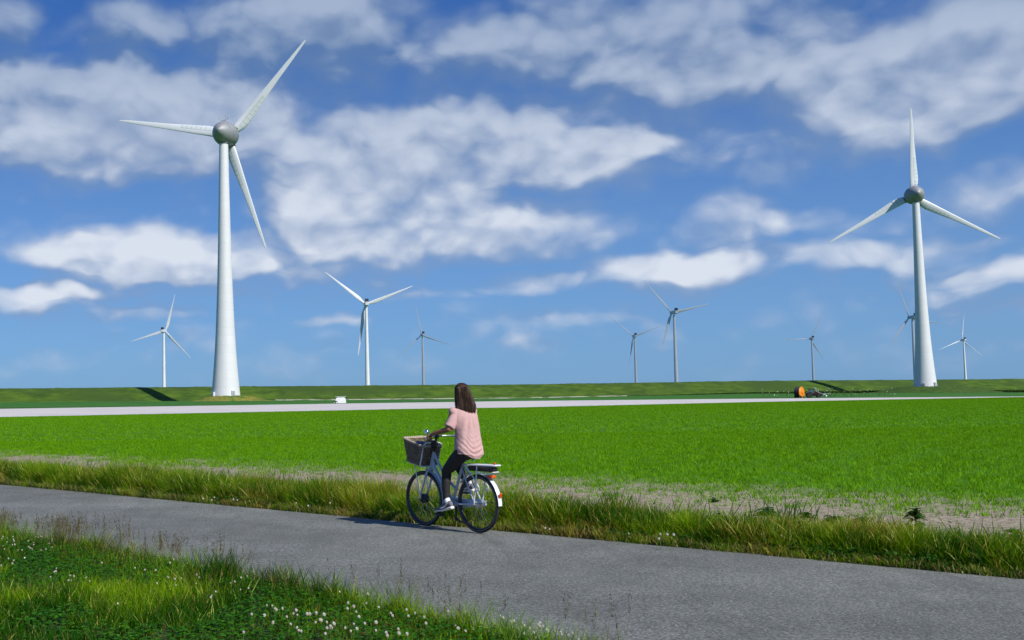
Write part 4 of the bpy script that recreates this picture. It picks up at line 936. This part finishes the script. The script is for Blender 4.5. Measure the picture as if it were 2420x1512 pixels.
# bars, bell, lamp, cables
hb = MB(); hb.tube([(.792,0,.96),(.752,0,1.10),(.735,0,1.15)], .014, 10); hb.box((.735,0,1.16), (.05,.06,.05), bev=.012)
hb.build('stem', M['blk'], bk)
hb = MB(); hb.tube([(.50,.315,1.155),(.56,.275,1.160),(.63,.225,1.165),(.71,.15,1.165),(.735,.06,1.165),(.735,-.06,1.165),(.71,-.15,1.165),(.63,-.225,1.165),(.56,-.275,1.16),(.50,-.315,1.155)], .011, 10)
bar = hb.build('handlebar', M['alu'], bk)
for s2 in (1, -1):
    MB().tube([(.495,s2*.318,1.155),(.595,s2*.248,1.162)], .0165, 10).build('grip', M['leather'], bar)
    MB().tube([(.66,s2*.21,1.155),(.64,s2*.27,1.14),(.56,s2*.325,1.135)], .006, 6).build('brake_lever', M['alu'], bar)
MB().lathe([(0,.036),(.012,.036),(.028,.030),(.038,.017),(.042,.002)], (.715,.185,1.215), (0,0,1), 20).lathe([(-.03,.012),(0,.030)], (.715,.185,1.215), (0,0,1), 16).build('bell', M['chrome'], bar)
MB().tube([(.735,.03,1.15),(.80,.05,1.12),(.83,.03,1.0),(.82,.02,.88)], .004, 6).tube([(.735,-.03,1.15),(.77,-.05,1.09),(.80,-.04,.97),(.83,-.01,.85)], .004, 6).tube([(.74,.05,1.14),(.86,.06,1.08),(.86,.05,.95),(.88,.05,.72),(.98,.06,.46)], .004, 6).box((.79,0,1.06), (.06,.07,.10), bev=.015).build('cables', M['blk'], bk)
# saddle and post
MB().tube([(.245,0,.85),(.225,0,.915)], .0135, 10).build('seat_post', M['chrome'], bk)
sd_ = MB(); sd_.loft([((.02,0,.965),.05,.02,(0,1,0),(0,0,1)),((.05,0,.965),.105,.03,(0,1,0),(0,0,1)),((.12,0,.96),.10,.032,(0,1,0),(0,0,1)),((.20,0,.955),.055,.03,(0,1,0),(0,0,1)),((.30,0,.95),.024,.025,(0,1,0),(0,0,1)),((.325,0,.945),.012,.012,(0,1,0),(0,0,1))], 16)
sdl = sd_.build('saddle', M['leather'], bk)
for s2 in (-.05, .05):
    q = MB(); q.tube([(.125 + .017*math.cos(t), s2 + .017*math.sin(t), .865 + .075*t/25.1) for t in np.linspace(0, 25.1, 50)], .0035, 5); q.lathe([(0,.021),(.008,.021)], (.125,s2,.862), (0,0,1), 12); q.build('saddle_spring', M['chrome'], sdl)
# rear rack, battery and lamps
rk = MB()
rk.tube([(.175,.055,.825),(.10,.068,.825),(-.30,.068,.83),(-.345,.05,.83),(-.345,-.05,.83),(-.30,-.068,.83),(.10,-.068,.825),(.175,-.055,.825),(.175,.055,.825)], .0095, 8)
for s2 in (-.035, 0, .035): rk.tube([(.17,s2,.83),(-.34,s2,.835)], .006, 6)
for s2 in (-1, 1):
    rk.tube([(.15,s2*.066,.82),(-.02,s2*.075,.66),(-.10,s2*.08,.56),(-.105,s2*.08,.53),(-.02,s2*.078,.51)], .007, 8)
    rk.tube([(-.06,s2*.068,.82),(-.045,s2*.078,.6),(.0,s2*.072,.365)], .0075, 8)
    rk.tube([(-.06,s2*.07,.74),(-.16,s2*.06,.715),(-.30,s2*.05,.735),(-.315,s2*.05,.75)], .006, 6)
rk.tube([(-.315,.05,.75),(-.315,-.05,.75)], .006, 6)
rack = rk.build('rear_rack', M['pale'], bk)
bt = MB().box((-.085,0,.782), (.46,.105,.062), bev=.02).build('battery', M['blk'], bk)
MB().box((-.24,0,.693), (.10,.07,.04), bev=.012).build('tail_light', M['amber'], rack)
MB().box((-.30,.0,.852), (.03,.03,.025), bev=.006).build('strap_clip', M['amber'], rack)
# cranks, pedals, chain case, stand
ck = MB(); ck.tube([(.455,.065,.33),(.545,.085,.205)], .011, 8).lathe([(-.02,.03),(.02,.03)], (.455,.06,.33), (0,1,0), 16); ck.tube([(.455,-.065,.33),(.365,-.085,.455)], .011, 8)
crk = ck.build('crank', M['blk'], bk)
MB().box((.545,.14,.195), (.10,.09,.022), Matrix.Rotation(rad(-14),3,'Y'), bev=.006).build('pedal', M['blk'], crk); MB().box((.365,-.14,.455), (.10,.09,.022), bev=.006).build('pedal', M['blk'], crk)
q = MB(); q.loft([((.53,-.062,.33),.075,.012,(0,0,1),(0,1,0)),((.455,-.062,.33),.085,.013,(0,0,1),(0,1,0)),((.30,-.062,.335),.055,.012,(0,0,1),(0,1,0)),((.0,-.070,.355),.040,.012,(0,0,1),(0,1,0)),((-.06,-.072,.355),.03,.010,(0,0,1),(0,1,0))], 14); q.build('chain_case', M['frame'], bk)
MB().tube([(.36,.03,.30),(.355,.045,.19),(.345,.055,.12)], .016, 8).tube([(.36,.05,.16),(.24,.075,.125),(.09,.10,.105)], .011, 8).build('kickstand', M['blk'], bk)

# grey bag lying in the basket
bg_ = tag(MB().ell((0,0,0), (.10,.08,.07), 14, 9).ell((.05,.02,.03), (.06,.05,.04), 12, 8).build('bag', mat('grey_nylon', (.10, .10, .115), .4, var=.4, vscale=40, bump=.6, bscale=40)), 'small dark grey bag lying inside the wicker basket', 'bag')
bg_.matrix_world = Matrix.Translation(BL_) @ Matrix.Rotation(rad(HEAD), 4, 'Z') @ Matrix.Scale(KS, 4) @ Matrix.Translation((.97, .06, 1.03))

# ------------------------------------------------------------------ the rider
def voxel(mb, name, vs, sm, m_, parent=None, post=None):
    me = mb.mesh('tmp', False); o = bpy.data.objects.new('tmp', me); C.collection.objects.link(o)
    md = o.modifiers.new('r', 'REMESH'); md.mode = 'VOXEL'; md.voxel_size = vs
    if sm: s2 = o.modifiers.new('s', 'SMOOTH'); s2.iterations = sm; s2.factor = .5
    dg = bpy.context.evaluated_depsgraph_get(); dg.update(); nm = bpy.data.meshes.new_from_object(o.evaluated_get(dg)); bpy.data.objects.remove(o); bpy.data.meshes.remove(me)
    nm.name = name
    if post is not None:
        n_ = len(nm.vertices); co = np.zeros(n_ * 3, np.float32); nm.vertices.foreach_get('co', co); no = np.zeros(n_ * 3, np.float32); nm.vertex_normals.foreach_get('vector', no)
        co = post(co.reshape(-1, 3), no.reshape(-1, 3)); nm.vertices.foreach_set('co', co.astype(np.float32).ravel()); nm.update()
    nm.polygons.foreach_set('use_smooth', [True] * len(nm.polygons))
    return link(name, nm, m_, parent)
M['skin'] = mat('tanned_skin', (.22, .092, .046), .5, var=.08, vscale=20); M['shirt'] = mat('pink_cotton', (.52, .325, .31), .9, var=.04, vscale=25, bump=.15, bscale=400)
M['legg'] = mat('black_leggings', (.016, .014, .014), .75, bump=.2, bscale=60); M['sock'] = mat('white_sock', (.75, .74, .76), .9); M['shoeg'] = mat('grey_shoe_fabric', (.13, .13, .15), .8); M['sole'] = mat('white_rubber_sole', (.78, .76, .74), .6)
def limb(mb, pts, rs, n=14): 
    P_ = [Vector(p) for p in pts]; out = []; ro = []
    for i in range(len(P_) - 1):
        for t in (0, .33, .66): out.append(P_[i].lerp(P_[i+1], t)); ro.append(rs[i] * (1 - t) + rs[i+1] * t)
    out.append(P_[-1]); ro.append(rs[-1]); mb.tube(out, ro, n)
    for p, r_ in zip(P_, rs): mb.ell(p, (r_, r_, r_), 12, 8)
TY = rad(-14); fwd = Vector((math.cos(TY), math.sin(TY), 0)); lef = Vector((-math.sin(TY), math.cos(TY), 0))
HY = rad(-30); hf = Vector((math.cos(HY), math.sin(HY), 0)); hl_ = Vector((-math.sin(HY), math.cos(HY), 0))
hipL, kneeL, ankL = (.15,.095,.965), (.435,.115,.725), (.43,.135,.385)
hipR, kneeR, ankR = (.15,-.095,.975), (.585,-.16,.865), (.325,-.14,.575)
shL, elL, wrL = (.245,.155,1.455), (.245,.245,1.245), (.465,.30,1.19)
shR, elR, wrR = (.225,-.150,1.455), (.36,-.205,1.25), (.475,-.30,1.19)
bd = MB()
def sec(x, y, z, rx, ry, pw=.9): return ((x, y, z), rx, ry, tuple(fwd), tuple(lef), pw)
bd.loft([sec(.15,0,.90,.08,.11), sec(.15,0,.96,.115,.165), sec(.155,0,1.04,.10,.15), sec(.165,0,1.14,.085,.125), sec(.185,0,1.26,.10,.14), sec(.205,0,1.36,.11,.155), sec(.225,0,1.44,.085,.155), sec(.235,0,1.485,.055,.105), sec(.24,0,1.52,.05,.06), sec(.248,-.003,1.60,.05,.052)], 24)
for sh, el_, wr_ in ((shL, elL, wrL), (shR, elR, wrR)): limb(bd, [sh, el_, wr_], [.048, .038, .025])
limb(bd, [hipL, kneeL, ankL], [.082, .052, .034]); limb(bd, [hipR, kneeR, ankR], [.082, .052, .034])
for an, toe, heel in ((ankL, (.60,.145,.245), (.365,.135,.315)), (ankR, (.43,-.14,.495), (.25,-.14,.515))):
    limb(bd, [heel, toe], [.034, .026]); limb(bd, [an, heel], [.034, .034])
hc = Vector((.255, -.005, 1.685)); RH = Matrix((hf, hl_, Vector((0,0,1)))).transposed()
bd.ell(hc + Vector((0,0,.015)), (.094,.074,.098), 20, 14, RH); bd.ell(hc + hf*.022 - Vector((0,0,.055)), (.062,.055,.062), 16, 10, RH); bd.ell(hc + hf*.05 - Vector((0,0,.10)), (.028,.028,.02), 10, 8, RH)
bd.loft([(hc + hf*.088 + Vector((0,0,.012)), .007,.006, hf, hl_), (hc + hf*.103 - Vector((0,0,.018)), .012,.012, hf, hl_), (hc + hf*.10 - Vector((0,0,.032)), .012,.015, hf, hl_), (hc + hf*.085 - Vector((0,0,.036)), .008,.010, hf, hl_)], 10)
for s2 in (-1, 1): bd.ell(hc + hl_*s2*.077 - Vector((0,0,.01)), (.018,.008,.030), 10, 8, RH)
bd.ell(hc + hf*.082 - Vector((0,0,.062)), (.010,.024,.007), 10, 6, RH); bd.ell(hc + hf*.081 - Vector((0,0,.071)), (.010,.021,.007), 10, 6, RH)
for s2 in (1, -1):                                                                                     # hands: palm, four fingers round the grip, thumb beneath
    g0 = Vector((.505, s2*.311, 1.139)); g1 = Vector((.585, s2*.255, 1.145)); ax = (g1 - g0).normalized(); pd = Vector((-ax.y * s2, ax.x * s2, 0)); pd = pd if pd.x > 0 else -pd
    wr_ = Vector(wrL if s2 > 0 else wrR); mid = (g0 + g1) / 2 + Vector((0,0,.028))
    bd.loft([(wr_, .024,.016, ax, (0,0,1)), (wr_.lerp(mid, .5) + Vector((0,0,.006)), .034,.017, ax, (0,0,1)), (mid, .040,.015, ax, (0,0,1)), (mid + pd*.014, .039,.012, ax, (0,0,1))], 14)
    for i, ln in enumerate((.9, 1.0, .96, .8)):
        b0 = g1.lerp(g0, .04 + .31 * i) ; r_ = .0088 if i < 3 else .0075
        bd.tube([b0 + pd*.008 + Vector((0,0,.030)), b0 + pd*.026 + Vector((0,0,.021)), b0 + pd*.032 + Vector((0,0,-.002)), b0 + pd*.022 + Vector((0,0,-.022 * ln)), b0 + pd*.002 + Vector((0,0,-.028 * ln))], [r_*1.05, r_*1.05, r_, r_*.95, r_*.8], 10)
    t0 = g1 + Vector((0,0,.020)); bd.tube([wr_.lerp(mid, .45) + ax*.022, t0 - pd*.022 + ax*.008, t0 - pd*.026 + ax*.026 + Vector((0,0,-.018)), t0 - pd*.008 + ax*.036 + Vector((0,0,-.040))], [.012, .011, .0098, .008], 10)
pe = voxel(bd, 'person', .0048, 3, M['skin']); pe.location = BL_; pe.rotation_euler = (0, 0, rad(HEAD)); pe.scale = (KS, KS, .99)
tag(pe, 'person seen from behind in pink t-shirt and black leggings, riding the bicycle', 'person')
q = MB()
for s2 in (-1, 1): q.ell(hc + hf*.078 + hl_*s2*.031 + Vector((0,0,.005)), (.011,.012,.010), 10, 8, RH)
q.build('eyes', mat('eye_white', (.7, .68, .66), .2), pe)
# t-shirt
sh_ = MB()
sh_.loft([sec(.135,.012,.885,.140,.150,.85), sec(.135,.012,.93,.150,.176,.85), sec(.14,.010,1.01,.145,.180,.85), sec(.15,.006,1.12,.130,.166,.88), sec(.165,.003,1.22,.122,.160,.9), sec(.185,0,1.32,.122,.164), sec(.205,0,1.40,.115,.172), sec(.22,0,1.455,.098,.172), sec(.232,0,1.492,.072,.135), sec(.238,0,1.522,.058,.075)], 36)
for sh, el_, s2 in ((shL, elL, 1), (shR, elR, -1)):
    a = Vector(sh) + Vector((-.005, -.055*s2, .0)); b_ = Vector(el_); d = b_ - a; e2 = Vector((0, 0, .012))
    sh_.tube([a, a + d*.22 + e2, a + d*.45 + e2, a + d*.82, a + d*.90], [.056, .066, .066, .066, .067], 18); sh_.ell(Vector(sh) + Vector((0, .012*s2, .006)), (.056,.052,.052), 14, 10)
rs_ = np.random.default_rng(5)
def drape(co, no):
    x_, y_, z_ = co[:,0] - .15, co[:,1], co[:,2]
    ang = np.arctan2(y_ * 1.0 + 1e-6, -x_); back = np.clip(np.cos(ang * .9), 0, 1)
    sag = z_ + .10 * (1 - np.cos(np.clip(ang, -1.6, 1.6))) * -1 + .035 * np.sin(ang * 2.3 + 1)
    low = np.clip((1.20 - z_) / .22, 0, 1) * np.clip((z_ - .90) / .04, .2, 1)
    fold = np.sin(sag * 2*math.pi / .060 + 4.0 * vnoise(ang * 2.2, z_ * 7, 2)) * .0062 * low * (.35 + .65 * back) * (.25 + 1.1 * vnoise(ang * 2.5 + 3, z_ * 14, 19))
    vert = np.sin(ang * 9 + z_ * 7 + 2 * vnoise(ang * 2, z_ * 4, 7)) * .0040 * np.clip((z_ - 1.06) / .2, 0, 1) * np.clip((1.47 - z_) / .1, 0, 1)
    soft = (fbm(ang * 2.2 + 5, z_ * 9, 3) - .5) * .016
    out = co + no * (fold + vert + soft)[:, None]
    hem = np.clip((.945 - co[:,2]) / .05, 0, 1); side = np.abs(np.sin(ang)); out[:,2] += hem * (.075 * side**2 - .005)
    flare = np.clip((1.0 - z_) / .1, 0, 1) * np.clip(-y_ / .2, 0, 1) * np.clip(.3 - x_ , 0, 1); out[:,1] -= flare * .055
    return out
voxel(sh_, 't_shirt', .0055, 2, M['shirt'], pe, drape)
lg = MB()
lg.loft([sec(.15,0,.885,.07,.10), sec(.15,0,.94,.122,.170), sec(.155,0,1.0,.118,.165), sec(.155,0,1.06,.104,.152)], 24)
limb(lg, [hipL, (.30,.105,.845), kneeL, (.432,.131,.56), ankL], [.100, .088, .066, .056, .041]); limb(lg, [hipR, kneeR, (.42,-.147,.67), ankR], [.092, .062, .052, .041])
def wr(co, no): return co + no * ((fbm(co[:,0] * 30, co[:,2] * 60, 4) - .5) * .006)[:, None]
voxel(lg, 'leggings', .0055, 2, M['legg'], pe, wr)
def shoe(toe, heel, an):
    toe, heel, an = Vector(toe), Vector(heel), Vector(an); d = (toe - heel); L = d.length; X_ = d / L; Y_ = Vector((0,1,0)); Z_ = X_.cross(Y_).normalized(); Z_ = Z_ if Z_.z > 0 else -Z_
    P_ = lambda a, u: heel + X_ * (a * L) + Z_ * u
    o = MB().loft([(P_(-.06,.030), .020,.030, Z_, Y_), (P_(0,.042), .040,.036, Z_, Y_), (P_(.22,.050), .046,.038, Z_, Y_), (P_(.42,.038), .036,.039, Z_, Y_), (P_(.65,.026), .026,.043, Z_, Y_), (P_(.88,.019), .020,.040, Z_, Y_), (P_(1.0,.014), .014,.028, Z_, Y_), (P_(1.04,.012), .006,.012, Z_, Y_)], 16).build('shoe', M['shoeg'], pe)
    MB().loft([(P_(-.09,-.004), .012,.022, Z_, Y_), (P_(-.06,-.006), .019,.034, Z_, Y_), (P_(.2,-.006), .020,.038, Z_, Y_), (P_(.5,-.008), .015,.038, Z_, Y_), (P_(.75,-.004), .013,.045, Z_, Y_), (P_(.98,.003), .010,.034, Z_, Y_), (P_(1.07,.006), .006,.016, Z_, Y_)], 16).build('sole', M['sole'], o)
    MB().loft([(P_(.10,.055)+Y_*.034, .005,.005, Z_, Y_), (P_(.3,.022)+Y_*.040, .010,.004, Z_, Y_), (P_(.5,.016)+Y_*.041, .008,.004, Z_, Y_), (P_(.62,.026)+Y_*.040, .002,.003, Z_, Y_)], 8).build('side_mark', M['sole'], o)
    q = MB(); limb(q, [P_(.18,.075), an + Vector((0,0,.02))], [.040, .038]); q.build('sock', M['sock'], pe)
shoe((.605,.143,.225), (.335,.137,.292), (.425,.135,.372)); shoe((.445,-.14,.475), (.225,-.14,.495), (.325,-.14,.565))
# hair
hr_m = bpy.data.materials.new('brown_hair'); hr_m.use_nodes = True; N = NT(hr_m.node_tree); b = N.n['Principled BSDF']
tc = N.v('MULTIPLY', N.new('ShaderNodeTexCoord').outputs['Object'], (1, 1, .10))
N.put(b.inputs['Base Color'], N.mix(N.ss(N.noise(tc, 60, 3, .6), .48, .74), (.022, .012, .007), (.135, .072, .034))); b.inputs['Roughness'].default_value = .5; b.inputs['Specular IOR Level'].default_value = .25
ha = MB(); bk_ = -hf
def hsec(z, back, wd_, dp, sh=0.0): return (hc.xy.to_3d() + Vector((0,0,z)) + bk_ * back + Vector((-.566,-.824,0)) * sh, dp, wd_, tuple(hf), tuple(hl_), .92)
ha.loft([hsec(1.806,.005,.020,.026), hsec(1.799,.006,.044,.055), hsec(1.78,.008,.068,.082), hsec(1.75,.010,.084,.100), hsec(1.70,.018,.096,.098,.006), hsec(1.65,.030,.106,.088,.013), hsec(1.60,.040,.116,.080,.022), hsec(1.55,.052,.128,.072,.030), hsec(1.50,.066,.130,.060,.035), hsec(1.46,.078,.116,.046,.036), hsec(1.44,.082,.095,.03,.035)], 30)
def hairg(co, no):
    d = co - np.array(hc)[None]; ang = np.arctan2(d @ np.array(hl_), d @ np.array(bk_))
    g = np.sin(ang * 26 + 5 * vnoise(ang * 4, co[:,2] * 5, 3)) * .0028 + (vnoise(ang * 12, co[:,2] * 3, 9) - .5) * .012
    out = co + no * g[:, None]; low = np.clip((1.47 - co[:,2]) / .04, 0, 1); out[:,2] += low * (vnoise(ang * 14, ang * 0, 12) - .6) * .05; return out
hair = voxel(ha, 'hair', .0042, 1, hr_m, pe, hairg)
st = MB()
for i in range(170):
    a = rng.uniform(-1.75, 1.75); r0 = 1 + rng.uniform(0, .05); pts = []
    zend = rng.uniform(1.42, 1.48) if abs(a) < 1.2 else rng.uniform(1.44, 1.56)
    w1 = rng.normal(0, .04); wv = rng.uniform(0, 6.3)
    for z, bkk, wd_, dp, shf in ((1.796,.006,.042,.052,0), (1.75,.010,.084,.100,0), (1.68,.022,.099,.094,.009), (1.60,.040,.116,.080,.022), (1.53,.058,.122,.066,.035), (zend,.080,.112,.050,.040)):
        aa = a + w1 * (1.8 - z) * 5 + .07 * math.sin(wv + z * 28) * (z < 1.72)
        pts.append(hc.xy.to_3d() + Vector((0,0,z)) + bk_ * (bkk + math.cos(aa) * dp * r0) + hl_ * math.sin(aa) * wd_ * r0 + Vector((-.566,-.824,0)) * shf)
    st.tube(pts, [.003,.003,.003,.003,.0028,.001], 5)
st.build('hair_strands', hr_m, hair)
